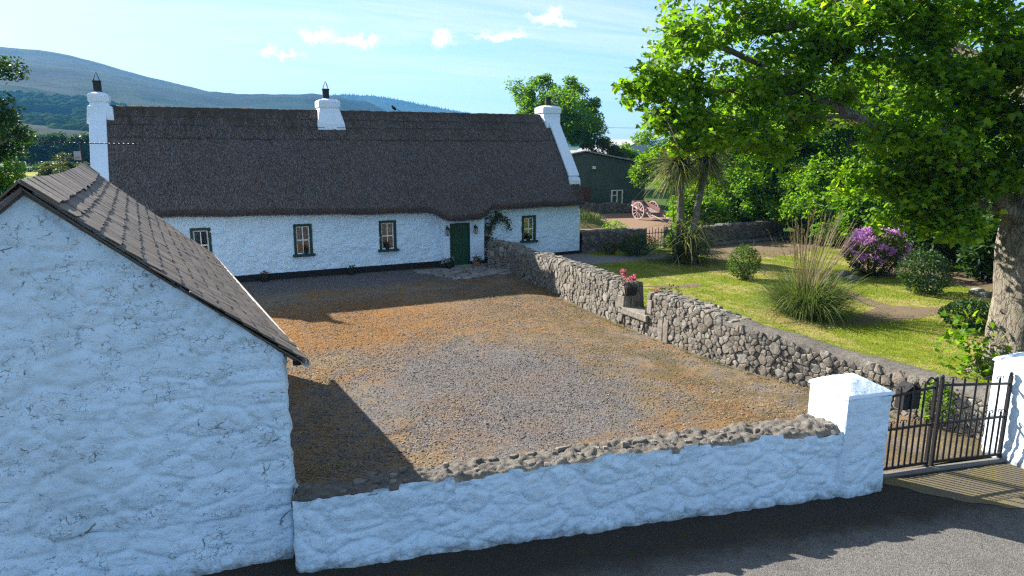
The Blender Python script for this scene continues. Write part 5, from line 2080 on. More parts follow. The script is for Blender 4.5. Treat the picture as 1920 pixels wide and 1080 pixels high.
def limb(mb, pts, radii, n=9, jitter=0.05):
    # Catmull-Rom resample
    P = [Vector(p) for p in pts]
    P = [P[0] * 2 - P[1]] + P + [P[-1] * 2 - P[-2]]
    out, rad = [], []
    for i in range(1, len(P) - 2):
        for k in range(5):
            u = k / 5
            p = 0.5 * ((2 * P[i]) + (-P[i - 1] + P[i + 1]) * u + (2 * P[i - 1] - 5 * P[i] + 4 * P[i + 1] - P[i + 2]) * u * u + (-P[i - 1] + 3 * P[i] - 3 * P[i + 1] + P[i + 2]) * u ** 3)
            out.append(p + Vector(gs.normal(0, jitter * 0.4, 3)) * (radii[i - 1] if radii[i - 1] < 0.3 else 0.0))
            rad.append(radii[i - 1] + (radii[min(i, len(radii) - 1)] - radii[i - 1]) * u)
    out.append(P[-2])
    rad.append(radii[-1])
    mb.tube(out, rad, n)
    return out


# trunk: dense lobed surface with buttresses
tz = np.linspace(0, 1, 60)
th_ = np.linspace(0, 2 * math.pi, 40, endpoint=False)
tp = [(17.35, 8.9, -0.1), (17.36, 8.9, 0.6), (17.38, 8.92, 2.0), (17.32, 8.98, 3.2), (17.42, 9.0, 4.4), (17.5, 9.05, 6.0), (17.35, 9.25, 8.0), (17.3, 9.4, 10.5)]
tzv = [p[2] for p in tp]
ZZ = -0.1 + 10.6 * tz
CX = np.interp(ZZ, tzv, [p[0] for p in tp])
CY = np.interp(ZZ, tzv, [p[1] for p in tp])
RR0 = np.interp(ZZ, [-0.1, 0.25, 0.8, 2.0, 3.2, 4.0, 5.0, 7, 10.5], [0.95, 0.78, 0.66, 0.60, 0.60, 0.55, 0.42, 0.32, 0.12])
TH, ZG = np.meshgrid(th_, ZZ)
lob = 1 + 0.07 * np.sin(3 * TH + 0.8) + 0.05 * np.sin(5 * TH + 2 + ZG * 0.5) + np.clip(0.9 - ZG, 0, 1) ** 2 * 0.16 * np.sin(6 * TH)
cxyz = np.stack([np.cos(TH), np.sin(TH), ZG * 0.9], -1)
lob = lob + 0.06 * fbm(cxyz, 2.2, 4, 8) + 0.10 * np.exp(-((ZG - 2.3) ** 2) / 0.05 - ((TH - 3.6) ** 2) / 0.15)
RRg = RR0[:, None] * lob
TV = np.stack([CX[:, None] + RRg * np.cos(TH), CY[:, None] + RRg * np.sin(TH), ZG], -1)
nr_, nc_ = TV.shape[:2]
FF = []
for i in range(nr_ - 1):
    for k in range(nc_):
        k2 = (k + 1) % nc_
        FF.append((i * nc_ + k, i * nc_ + k2, (i + 1) * nc_ + k2, (i + 1) * nc_ + k))
trunk = np_obj('trunk', TV.reshape(-1, 3), np.array(FF), 'sycamore_bark', syc, True)
LIMBS = [
    ([(17.2, 9.2, 3.6), (16.3, 9.5, 4.6), (14.9, 9.9, 5.35), (13.8, 10.6, 5.85), (12.9, 11.7, 6.55), (12.4, 12.6, 7.2), (11.6, 13.6, 7.9)], [0.24, 0.18, 0.125, 0.105, 0.085, 0.06, 0.035]),
    ([(17.4, 9.2, 5.2), (16.3, 10.0, 6.6), (14.8, 10.9, 7.9), (13.4, 11.8, 8.1), (12.3, 12.5, 7.9)], [0.24, 0.18, 0.12, 0.08, 0.05]),
    ([(17.5, 9.1, 5.8), (17.9, 11.0, 7.4), (17.2, 13.4, 8.6), (15.8, 15.4, 9.0)], [0.24, 0.17, 0.11, 0.05]),
    ([(17.5, 9.1, 6.0), (16.6, 8.2, 7.6), (15.2, 7.6, 8.8), (13.8, 8.0, 9.3)], [0.22, 0.15, 0.10, 0.05]),
    ([(17.4, 9.2, 4.2), (17.0, 10.8, 5.3), (16.3, 12.6, 5.9), (15.5, 14.2, 6.1)], [0.20, 0.14, 0.09, 0.05]),
    ([(17.6, 9.0, 5.0), (19.2, 9.6, 6.6), (21.0, 10.6, 7.6)], [0.24, 0.15, 0.06]),
    ([(17.4, 9.0, 6.5), (18.6, 7.2, 8.2), (19.5, 5.6, 9.0)], [0.22, 0.14, 0.06]),
    ([(12.9, 11.7, 6.55), (11.9, 12.2, 6.6), (10.9, 12.8, 6.6), (10.2, 13.4, 6.7)], [0.07, 0.055, 0.04, 0.02]),
    ([(13.6, 10.8, 6.0), (12.6, 11.0, 6.0), (11.6, 11.9, 5.9)], [0.06, 0.045, 0.02]),
    ([(16.9, 9.4, 3.9), (15.7, 9.9, 4.3), (14.9, 10.3, 4.1)], [0.09, 0.06, 0.02]),
    ([(12.4, 12.6, 7.2), (11.3, 12.9, 7.6), (10.3, 13.4, 8.0)], [0.05, 0.04, 0.02]),
]
branch_ends = []
for pts, rad in LIMBS:
    mb = MB()
    out = limb(mb, pts, rad)
    mb.build('branch', 'sycamore_bark' if rad[0] > 0.15 else 'twig', syc, smooth=True)
    branch_ends.append((out, rad))
# leaf clumps: along limbs plus listed masses (centre, radius, leaves)
CL = []
for out, rad in branch_ends:
    m_ = len(out)
    for q in range(m_):
        if q > m_ * 0.35 and gs.random() < 0.75:
            p = np.array(out[q]) + gs.normal(0, 0.45, 3)
            CL.append((p, gs.uniform(0.45, 0.85), 70))
MASS = [((10.6, 13.5, 8.0), (0.9, 0.9, 1.0), 6), ((10.4, 13.0, 6.6), (0.9, 0.8, 0.8), 8), ((11.4, 12.6, 5.8), (1.0, 0.9, 0.5), 8), ((10.6, 12.9, 7.2), (1.0, 0.8, 0.8), 6),
        ((11.9, 12.7, 8.3), (1.2, 1.0, 0.9), 12), ((12.8, 12.0, 7.6), (1.2, 1.0, 0.8), 9), ((12.4, 11.6, 5.9), (1.0, 0.9, 0.55), 6), ((13.6, 11.5, 8.6), (1.3, 1.1, 0.9), 13),
        ((14.4, 10.6, 7.3), (1.2, 1.1, 0.8), 10), ((15.0, 10.2, 8.6), (1.4, 1.2, 1.0), 14), ((14.6, 10.4, 5.1), (1.1, 0.9, 0.6), 9), ((15.6, 10.2, 4.5), (1.1, 0.9, 0.65), 14),
        ((16.0, 10.0, 6.2), (1.2, 1.1, 0.9), 14), ((15.2, 10.6, 3.9), (0.8, 0.7, 0.4), 7), ((16.2, 9.6, 7.8), (1.3, 1.2, 1.2), 15), ((16.8, 10.6, 4.7), (1.0, 1.0, 0.6), 12),
        ((17.0, 12.5, 6.6), (1.8, 1.4, 1.2), 9), ((16.5, 14.5, 8.2), (1.8, 1.4, 1.4), 8), ((18.5, 10.5, 6.5), (1.6, 1.5, 1.3), 14), ((19.5, 12.0, 8.0), (2.0, 1.8, 1.6), 10),
        ((15.0, 8.0, 9.0), (1.4, 1.2, 0.9), 10), ((17.5, 9.5, 10.5), (2.6, 2.4, 1.4), 8), ((14.0, 12.5, 9.6), (2.0, 1.6, 0.8), 7), ((20.5, 8.5, 8.0), (1.8, 1.8, 1.5), 10), ((19.0, 6.2, 9.0), (1.6, 1.4, 1.2), 8),
        ((14.3, 10.7, 4.7), (1.1, 0.9, 0.6), 12), ((15.2, 10.1, 4.3), (1.1, 0.9, 0.7), 18), ((16.2, 9.6, 4.7), (0.9, 0.8, 0.6), 14), ((16.4, 8.6, 5.0), (0.9, 0.8, 0.7), 16), ((16.4, 8.7, 6.0), (0.9, 0.9, 0.7), 16),
        ((16.0, 8.8, 7.0), (1.0, 1.0, 0.8), 16), ((15.6, 9.8, 5.6), (1.1, 0.9, 0.6), 14), ((14.6, 9.6, 6.6), (1.0, 0.9, 0.6), 12), ((15.6, 9.6, 3.7), (0.8, 0.6, 0.35), 10), ((12.0, 12.4, 6.6), (1.0, 0.9, 0.6), 9), ((13.2, 11.4, 6.6), (0.9, 0.9, 0.6), 8),
        ((9.95, 12.9, 5.95), (0.6, 0.6, 0.45), 6), ((10.6, 12.3, 5.65), (0.8, 0.7, 0.45), 8), ((11.5, 11.6, 5.4), (0.8, 0.7, 0.45), 8), ((9.7, 13.2, 6.8), (0.5, 0.5, 0.6), 5), ((13.6, 10.0, 5.6), (0.7, 0.6, 0.4), 6), ((14.6, 9.4, 5.3), (0.7, 0.6, 0.4), 6), ((12.9, 11.4, 7.5), (0.9, 0.8, 0.5), 9), ((13.6, 11.0, 7.9), (0.9, 0.8, 0.5), 9), ((14.6, 10.4, 8.1), (0.9, 0.8, 0.5), 8)]
for c, r, n in MASS:
    for _ in range(n):
        v = gs.normal(size=3)
        v /= np.linalg.norm(v)
        CL.append((np.array(c) + v * np.array(r) * gs.uniform(0.3, 1.0), gs.uniform(0.32, 0.62), 72))
PP = []
for p, r, n in CL:
    # keep the view of the sky gaps: thin randomly
    PP.append(blob_points(p, (r, r, r * 0.6), int(n * gs.uniform(1.0, 1.8)), gs, 0.2))
PP = np.concatenate(PP)
V, F = leaves(PP, 0.128, gs, LEAF_SYC, up_bias=0.45, droop=0.5, var=0.45)
np_obj('crown', V, F, 'leaf_sycamore', syc)
tws = MB()
for (p, r, n) in CL[::2]:
    for _ in range(2):
        a = Vector(p + gs.normal(0, r * 0.3, 3))
        b = Vector(p + gs.normal(0, r * 0.8, 3))
        tws.tube([a, a.lerp(b, 0.5) + Vector((0, 0, 0.05)), b], [0.014, 0.010, 0.004], 4, False)
tws.build('twigs', 'twig', syc)['kind'] = 'stuff'
# sycamore suckers and ivy at the trunk foot, joined in one mesh
PP = []
for k in range(150):
    a = gs.uniform(2.2, 4.6)
    z = LZ + abs(gs.normal(0.1, 0.45))
    PP.append((17.35 + 0.85 * math.cos(a), 8.9 + 0.85 * math.sin(a), z))
for k in range(120):
    PP.append((16.35 + gs.normal(0, 0.2), 9.7 + gs.normal(0, 0.22), LZ + abs(gs.normal(0.7, 0.45))))
V, F = leaves(np.array(PP), 0.15, gs, LEAF_SYC, 0.3, 0.5)
np_obj('ivy_sucker_leaves', V, F, 'leaf_bright', syc)['kind'] = 'stuff'


# ------------------------------------------------------------------ ribbons (grass, palm blades)
def ribbons(base, direc, length, width, droop, g, seg=5, taper=True):
    """arching blades; base, direc (n,3)"""
    n = len(base)
    direc = direc / np.linalg.norm(direc, axis=1)[:, None]
    side = np.cross(direc, np.array([0, 0, 1.0])) + g.normal(0, 0.15, (n, 3))
    side /= np.linalg.norm(side, axis=1)[:, None]
    V = []
    for k in range(seg + 1):
        u = k / seg
        p = base + direc * (length * u)[:, None]
        p = p + np.array([0, 0, -1.0]) * (droop * length * u ** 2.2)[:, None]
        hor = direc * np.array([1, 1, 0])
        p = p + hor * (droop * length * 0.25 * u ** 2)[:, None]
        w = width * ((1 - u) ** 0.7 * 0.95 + 0.05 if taper else 1.0)
        V.append(p - side * (w / 2)[:, None])
        V.append(p + side * (w / 2)[:, None])
    V = np.stack(V, 1)
    m = 2 * (seg + 1)
    F = np.array([(2 * k, 2 * k + 1, 2 * k + 3, 2 * k + 2) for k in range(seg)])
    FF = (np.arange(n) * m)[:, None, None] + F[None]
    return V.reshape(-1, 3), FF.reshape(-1, 4)


def dirs(n, g, elev_lo, elev_hi):
    a = g.uniform(0, 2 * math.pi, n)
    e = np.radians(g.uniform(elev_lo, elev_hi, n))
    return np.stack([np.cos(a) * np.cos(e), np.sin(a) * np.cos(e), np.sin(e)], -1)


gp = np.random.default_rng(77)
palm = root_at('cabbage_palm', (20.7, 24.9, LZ), 'twin-trunked cabbage palm with shaggy heads on the lawn', 'palm')
PT = [([(20.65, 25.2, 0.05), (20.6, 25.2, 1.3), (20.52, 25.2, 2.6), (20.45, 25.2, 4.15)], [0.25, 0.19, 0.165, 0.16]),
      ([(20.72, 24.55, 0.05), (20.85, 24.6, 1.4), (21.15, 24.75, 2.8), (21.55, 24.9, 4.3)], [0.24, 0.18, 0.155, 0.15])]
for pts, rad in PT:
    mb = MB()
    limb(mb, pts, rad, 12, 0.02)
    mb.build('palm_trunk', 'bark', palm, smooth=True)
for (c, n, ln) in (((20.30, 25.2, 4.60), 760, 1.75), ((21.65, 24.95, 4.85), 700, 1.75)):
    base = np.array(c) + gp.normal(0, 0.14, (n, 3))
    d = dirs(n, gp, -55, 80)
    L = ln * gp.uniform(0.7, 1.1, n)
    V, F = ribbons(base, d, L, gp.uniform(0.035, 0.06, n), gp.uniform(0.1, 0.55, n), gp, 5)
    np_obj('palm_head', V, F, 'leaf_palm', palm)
base = np.array([20.75, 24.9, 0.7]) + gp.normal(0, 1, (620, 3)) * np.array([0.35, 0.35, 0.5])
base[:, 2] = np.clip(base[:, 2], LZ, 2.0)
d = dirs(620, gp, 5, 75)
V, F = ribbons(base, d, gp.uniform(1.3, 2.5, 620), gp.uniform(0.045, 0.07, 620), gp.uniform(0.4, 0.9, 620), gp, 6)
np_obj('basal_leaves', V, F, 'leaf_palm', palm)

pam = root_at('pampas_grass', (17.65, 15.3, LZ), 'tall pampas grass clump with feathery plumes on the lawn', 'pampas grass')
n = 2900
a = gp.uniform(0, 2 * math.pi, n)
rr_ = np.abs(gp.normal(0, 0.36, n))
base = np.stack([17.65 + rr_ * np.cos(a), 15.3 + rr_ * np.sin(a), np.full(n, LZ)], -1)
d = np.stack([np.cos(a), np.sin(a), 0 * a], -1) * gp.uniform(0.15, 1.0, n)[:, None] + np.array([0, 0, 1.0]) * gp.uniform(0.8, 1.4, n)[:, None] + gp.normal(0, 0.12, (n, 3))
V, F = ribbons(base, d, gp.uniform(1.3, 2.7, n), gp.uniform(0.016, 0.034, n), gp.uniform(0.3, 0.8, n), gp, 6)
np_obj('grass_blades', V, F, 'leaf_pampas', pam)
n = 110
a = gp.uniform(0, 2 * math.pi, n)
rr_ = np.abs(gp.normal(0, 0.25, n))
base = np.stack([17.65 + rr_ * np.cos(a), 15.3 + rr_ * np.sin(a), np.full(n, LZ + 0.3)], -1)
d = np.stack([np.cos(a), np.sin(a), 0 * a], -1) * gp.uniform(0.05, 0.48, n)[:, None] + np.array([0.16, -0.06, 1.0])
L = gp.uniform(2.2, 3.35, n)
V, F = ribbons(base, d, L, np.full(n, 0.018), gp.uniform(0.03, 0.26, n), gp, 7, False)
np_obj('plume_stalks', V, F, 'plume', pam)
VV, FF = [], []
k0 = 0
Vr = V.reshape(n, -1, 3)
for i in range(n):
    mids = (Vr[i, 0::2] + Vr[i, 1::2]) / 2
    m_ = 26
    u = gp.uniform(5.0, 7.0, m_)
    fl = np.clip(np.floor(u).astype(int), 0, 6)
    p = mids[fl] + (mids[fl + 1] - mids[fl]) * (u - fl)[:, None]
    dd = (mids[7] - mids[5])[None] + gp.normal(0, 0.10, (m_, 3)) + np.array([0, 0, -0.05])
    v_, f_ = ribbons(p, dd, gp.uniform(0.10, 0.20, m_), gp.uniform(0.008, 0.014, m_), gp.uniform(0.2, 0.7, m_), gp, 2)
    VV.append(v_)
    FF.append(f_ + k0)
    k0 += len(v_)
np_obj('plumes', np.concatenate(VV), np.concatenate(FF), 'plume', pam)


def bush(name, label, base, R, mat, n, leaf, cat='bush', group=None, flowers=None, seed=1, shell=0.7, squash=1.0):
    gg = np.random.default_rng(seed)
    root = root_at(name, base, label, cat, group)
    c = np.array(base) + np.array([0, 0, R[2] * 0.96])
    v = gg.normal(size=(n, 3))
    v /= np.linalg.norm(v, axis=1)[:, None]
    w = 1 + 0.13 * fbm(v, 1.6, 3, seed) + 0.05 * fbm(v, 6, 2, seed + 4)
    q = np.where(gg.random(n) < 0.75, gg.uniform(0.86, 1.0, n), gg.uniform(0.4, 0.9, n))
    P = c + v * np.array(R) * (w * q)[:, None]
    P = P[P[:, 2] > base[2] + 0.04]
    V, F = leaves(P, leaf, gg)
    np_obj('foliage', V, F, mat, root)
    mb = MB()
    for k in range(9):
        e = c + gg.normal(0, 0.45, 3) * np.array(R)
        b = np.array(base) + np.array([gg.normal(0, 0.08), gg.normal(0, 0.08), -0.05])
        mb.tube([b, (b + e) / 2 + gg.normal(0, 0.05, 3), e], [0.035, 0.025, 0.008], 5)
    mb.build('stems', 'twig', root)['kind'] = 'stuff'
    if flowers:
        fm_, fn, fs, sel = flowers
        v = gg.normal(size=(fn * 4, 3))
        v /= np.linalg.norm(v, axis=1)[:, None]
        v = v[v[:, 2] > -0.35]
        v = v[sel(v)][:fn]
        w = 1 + 0.13 * fbm(v, 1.6, 3, seed)
        heads = c + v * np.array(R) * (w * 1.03)[:, None]
        for_p = []
        for h in heads:
            for_p.append(blob_points(h, (fs, fs, fs * 0.8), 34, gg, 0.5))
        V, F = leaves(np.concatenate(for_p), fs * 0.75, gg, LEAF_OVAL, 0.2)
        np_obj('flower_heads', V, F, fm_, root)
    return root


bush('clipped_bush', 'upright light green bush standing alone on the lawn', (20.1, 20.6, LZ), (0.60, 0.60, 0.72), 'leaf_box', 2600, 0.085, seed=3)
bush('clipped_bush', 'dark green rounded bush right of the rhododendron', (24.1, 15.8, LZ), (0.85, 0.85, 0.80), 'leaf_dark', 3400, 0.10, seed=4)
bush('rhododendron', 'rhododendron covered in purple flowers', (25.6, 19.0, LZ), (1.22, 1.05, 1.0), 'leaf_olive', 3600, 0.13, 'shrub', None,
     ('petal_purple', 72, 0.13, lambda v: (v[:, 0] - v[:, 1] * 0.2 < 0.75)), 5)
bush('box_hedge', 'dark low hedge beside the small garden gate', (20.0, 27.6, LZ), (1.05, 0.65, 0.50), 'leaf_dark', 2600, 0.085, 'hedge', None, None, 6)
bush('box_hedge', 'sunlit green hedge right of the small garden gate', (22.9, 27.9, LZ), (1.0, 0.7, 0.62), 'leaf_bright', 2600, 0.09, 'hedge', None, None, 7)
bush('wall_plant', 'small silver green plant on the lawn side of the stile', (13.3, 16.6, LZ), (0.40, 0.55, 0.55), 'leaf_olive', 700, 0.07, 'plant', None, None, 8)
bush('garden_plant', 'variegated plant at the foot of the shaded back wall', (19.0, 28.5, LZ), (0.35, 0.35, 0.30), 'leaf_olive', 500, 0.08, 'plant', None, None, 9)
bush('track_bush', 'low sunny bush growing behind the shaded back wall', (21.6, 32.0, 0), (0.8, 0.8, 0.65), 'leaf_bright', 1400, 0.11, 'bush', None, None, 10)
bush('ivy_clump', 'dark glossy shrub low by the sycamore trunk', (20.6, 12.0, LZ), (0.85, 0.7, 0.42), 'leaf_dark', 1700, 0.12, 'shrub', None, None, 12)
bush('wall_weed', 'leafy weed growing on the garden wall behind the gate', (12.95, 7.95, 0.0), (0.28, 0.30, 0.50), 'leaf_bright', 380, 0.11, 'plant', None, None, 13)
for k, (x, y) in enumerate([(23.9, 18.6), (24.5, 19.5), (25.5, 14.4), (25.8, 14.9)]):
    b = MB()
    frusta(b, x, y, [(0.22, 0.16, LZ - 0.05), (0.26, 0.18, LZ + 0.10), (0.15, 0.11, LZ + 0.20)])
    o = b.build('rockery_stone', 'stone_pale', None, bevel=0.04)
    tag(o, ['pale boulder left of the rhododendron foot', 'pale boulder behind the rhododendron foot', 'pale boulder right of the dark rounded bush', 'second pale boulder behind the dark rounded bush'][k], 'stone', 'pale stones edging the shrub beds')
for k in range(22):
    b = MB()
    x = 23.4 + k * 0.36
    frusta(b, x, 28.25 + 0.02 * k, [(0.15, 0.12, LZ - 0.05), (0.17, 0.13, LZ + 0.10), (0.10, 0.08, LZ + 0.19)])
    o = b.build('border_stone', 'stone_dark', None, bevel=0.03)
    tag(o, 'small dark stone in the border row below the back garden wall', 'stone', 'stones of the border row')

# ------------------------------------------------------------------ small iron garden gate
sg = root_at('garden_gate', (22.15, 29.15, 0), 'small black iron gate in the gap of the back garden wall', 'gate')
for z in (0.25, 0.92):
    MB().bar((21.6, 29.15, z), (22.75, 29.15, z), 0.03, 0.04).build('rail', 'iron_black', sg)
for k in range(7):
    x = 21.6 + k * 1.15 / 6
    MB().tube([(x, 29.15, 0.1), (x, 29.15, 1.22 if k % 2 == 0 else 1.12)], 0.018, 6).build('bar', 'iron_black', sg)
for x in (21.5, 22.86):
    b = MB()
    frusta(b, x, 29.2, [(0.10, 0.12, -0.05), (0.09, 0.11, 1.1), (0.05, 0.06, 1.2)])
    b.build('gate_post', 'stone_dark', sg)

# ------------------------------------------------------------------ rendered shed behind
sh = root_at('farm_shed', (33, 50, 0), 'dark grey-green rendered shed with pale metal roof behind the cottage', 'shed')
b = MB()
b.prism([(24.2, 50, -0.1), (24.2, 50, 3.75), (30.5, 50, 4.80), (36.7, 50, 3.75), (36.7, 50, -0.1)], (0, 9, 0))
b.build('rendered_wall', 'roughcast', sh)
b = MB()
b.prism([(23.9, 49.75, 3.78), (30.5, 49.75, 4.88), (30.5, 49.75, 4.98), (23.9, 49.75, 3.88)], (0, 9.5, 0))
rf = b.build('roof', 'metal_roof', sh)
b = MB()
b.prism([(30.5, 49.75, 4.88), (37.0, 49.75, 3.78), (37.0, 49.75, 3.88), (30.5, 49.75, 4.98)], (0, 9.5, 0))
b.build('roof_slope', 'metal_roof', rf)
b = MB()
b.box((30.55, 49.97, 0.95), (1.1, 0.10, 2.0))
b.build('door', 'door_brown', sh)
b = MB()
wx0, wx1, wz0, wz1 = 33.2, 34.35, 0.40, 1.60
b.box(((wx0 + wx1) / 2, 49.95, wz1), (wx1 - wx0, 0.12, 0.08))
b.box(((wx0 + wx1) / 2, 49.95, wz0), (wx1 - wx0, 0.12, 0.08))
for x in (wx0 + 0.04, (wx0 + wx1) / 2, wx1 - 0.04):
    b.box((x, 49.945, (wz0 + wz1) / 2), (0.09, 0.12, wz1 - wz0 - 0.08))
b.box((wx0 + 0.30, 49.95, wz0 + 0.78), (0.5, 0.10, 0.06))
w_ = b.build('window', 'paint_white', sh)
for (a_, b_, c_, d_) in ((wx0 + 0.085, (wx0 + wx1) / 2 - 0.045, wz0 + 0.04, wz0 + 0.75), (wx0 + 0.085, (wx0 + wx1) / 2 - 0.045, wz0 + 0.81, wz1 - 0.04), ((wx0 + wx1) / 2 + 0.045, wx1 - 0.085, wz0 + 0.04, wz1 - 0.04)):
    MB().box(((a_ + b_) / 2, 49.975, (c_ + d_) / 2), (b_ - a_, 0.03, d_ - c_)).build('pane', 'glass_pane', w_)
b = MB()
b.box((31.4, 49.93, 3.55), (0.26, 0.16, 0.22))
b.box((31.4, 49.84, 3.62), (0.10, 0.14, 0.10))
b.build('floodlight', 'paint_white', sh)
bn = root_at('far_barn', (72, 100, 0), 'pale blue metal barn partly hidden behind the trees', 'barn')
MB().prism([(67.0, 100, 0), (67.0, 100, 3.9), (72.5, 100, 6.2), (78, 100, 3.9), (78, 100, 0)], (0, 14, 0)).build('barn_wall', 'shed_blue', bn)
b = MB()
b.prism([(66.7, 99.8, 3.85), (72.5, 99.8, 6.28), (72.5, 99.8, 6.40), (66.7, 99.8, 3.97)], (0, 14.4, 0))
b.prism([(72.5, 99.8, 6.28), (78.3, 99.8, 3.85), (78.3, 99.8, 3.97), (72.5, 99.8, 6.40)], (0, 14.4, 0))
b.build('barn_roof', 'metal_roof', bn)

# grass mound with rough stone edge
ma, mr = np.meshgrid(np.linspace(0, 2 * math.pi, 49), np.linspace(0, 1, 16), indexing='ij')
rx, ry = 2.6, 2.0
mx_ = 24.6 + rx * mr * np.cos(ma) * (1 + 0.10 * np.sin(3 * ma))
my_ = 41.0 + ry * mr * np.sin(ma) * (1 + 0.10 * np.sin(2 * ma))
mz_ = 0.95 * (1 - mr ** 2.4) * (1 + 0.25 * np.sin(2 * ma + 1)) * (0.75 + 0.25 * np.cos(4 * mr)) - 0.03
mz_ = mz_ + 0.10 * fbm(np.stack([mx_, my_], -1), 1.4, 4, 9) * (1 - mr)
mo_ = np_obj('grass_mound', np.stack([mx_, my_, mz_], -1).reshape(-1, 3), grid_faces(49, 16), 'mound_grass', None, True)
tag(mo_, 'small grassy mound of earth beside the shed', 'mound')
gm = np.random.default_rng(9)
n = 1500
a = gm.uniform(0, 2 * math.pi, n)
q = np.sqrt(gm.random(n)) * 0.85
base = np.stack([24.6 + rx * q * np.cos(a), 41.0 + ry * q * np.sin(a), 0.9 * (1 - q ** 2.4) - 0.05], -1)
V, F = ribbons(base, dirs(n, gm, 40, 90), gm.uniform(0.15, 0.4, n), np.full(n, 0.03), gm.uniform(0.2, 0.8, n), gm, 2)
np_obj('mound_blades', V, F, 'leaf_pampas', mo_)['kind'] = 'stuff'

# ------------------------------------------------------------------ farm cart
cart = empty('farm_cart', (31.2, 42.3, 0), math.radians(6), 'old faded pink wooden farm cart tipped forward on its shafts', 'cart')


def cart_wheel(x):
    R0 = 0.66
    w = MB()
    N = 28
    vs, fs = [], []
    for k in range(N):
        a = 2 * math.pi * k / N
        for (r, dx) in ((R0, -0.035), (R0, 0.035), (R0 - 0.085, 0.035), (R0 - 0.085, -0.035)):
            vs.append((dx, r * math.cos(a), r * math.sin(a)))
    for k in range(N):
        k2 = (k + 1) % N
        for j in range(4):
            j2 = (j + 1) % 4
            fs.append((k * 4 + j, k * 4 + j2, k2 * 4 + j2, k2 * 4 + j))
    w.add(vs, fs)
    o = w.build('wheel', 'cart_pink', cart)
    o.location = (x, 0, R0)
    for k in range(12):
        a = 2 * math.pi * k / 12
        MB().bar((0, 0.08 * math.cos(a), 0.08 * math.sin(a)), (0, 0.58 * math.cos(a), 0.58 * math.sin(a)), 0.045, 0.035, up=(1, 0, 0)).build('spoke', 'cart_pink', o)
    h = MB()
    h.lathe((0, 0, -0.14), [(0.07, 0), (0.11, 0.06), (0.12, 0.14), (0.11, 0.22), (0.07, 0.28)], 12)
    h.v = [(v[2], v[0], v[1]) for v in h.v]
    h.build('hub', 'cart_red', o)


cart_wheel(-0.72)
cart_wheel(0.72)
MB().bar((-0.72, 0, 0.66), (0.72, 0, 0.66), 0.08, 0.08).build('axle', 'cart_grey', cart)
# body tips towards the shafts: pivot at the axle
tilt = -math.radians(15)
Mt = Matrix.Rotation(-tilt, 3, 'X')


def cp_(v):
    return Mt @ Vector(v) + Vector((0, 0, 0.78))


for k in range(6):
    x = -0.46 + k * 0.185
    MB().bar(cp_((x, 0.95, 0.0)), cp_((x, -1.15, 0.0)), 0.17, 0.03, up=(0, 0, 1)).build('bed_board', 'cart_grey' if k % 2 else 'cart_pink', cart)
for s in (-1, 1):
    MB().bar(cp_((s * 0.56, 0.95, 0.17)), cp_((s * 0.56, -0.9, 0.17)), 0.03, 0.26, up=(0, 0, 1)).build('side_board', 'cart_red', cart)
    mb = MB()
    mb.tube([cp_((s * 0.50, 1.0, -0.06)), cp_((s * 0.50, -1.2, -0.06)), cp_((s * 0.42, -2.0, -0.05)), cp_((s * 0.38, -2.85, -0.06))], [0.06, 0.06, 0.055, 0.04], 8)
    mb.build('shaft', 'cart_pink', cart, smooth=True)
MB().bar(cp_((-0.58, -1.15, 0.04)), cp_((0.58, -1.15, 0.04)), 0.08, 0.10).build('front_beam', 'cart_red', cart)
MB().bar(cp_((-0.58, 0.95, 0.16)), cp_((0.58, 0.95, 0.16)), 0.03, 0.28).build('tail_board', 'cart_pink', cart)

# ------------------------------------------------------------------ aerial on the outbuilding's rear gable
ae = root_at('television_aerial', (-2.05, 19.75, 4.0), 'television aerial with long horizontal boom behind the slate ridge', 'aerial')
MB().tube([(-2.05, 19.75, 4.0), (-2.05, 19.75, 5.5)], 0.022, 8).build('mast', 'aluminium', ae)
b0, b1 = Vector((-2.82, 19.65, 5.46)), Vector((-0.85, 19.95, 5.42))
MB().tube([b0, b1], 0.011, 6).build('boom', 'aluminium', ae)
for k in range(19):
    p = b0.lerp(b1, (k + 0.5) / 19 * 0.98)
    L = 0.09 if k > 4 else 0.13
    MB().tube([p + Vector((0.02, -L, 0.012)), p + Vector((-0.02, L, 0.012))], 0.006, 4).build('element', 'aluminium', ae)
for k in range(5):
    z = -0.16 + k * 0.08
    MB().tube([b0 + Vector((0.10 * abs(k - 2) / 2 - 0.06, -0.2, z)), b0 + Vector((0.10 * abs(k - 2) / 2 - 0.06, 0.2, z))], 0.007, 4).build('reflector_rod', 'aluminium', ae)
MB().tube([(-2.42, 19.7, 5.10), (-2.02, 19.76, 5.09)], 0.012, 6).build('lower_boom', 'iron_black', ae)
for k in range(6):
    x = -2.40 + k * 0.06
    MB().tube([(x, 19.5, 5.11), (x, 19.9, 5.11)], 0.007, 4).build('element', 'iron_black', ae)
MB().box((-2.13, 19.7, 5.15), (0.14, 0.10, 0.20)).build('amplifier_box', 'gutter_white', ae)


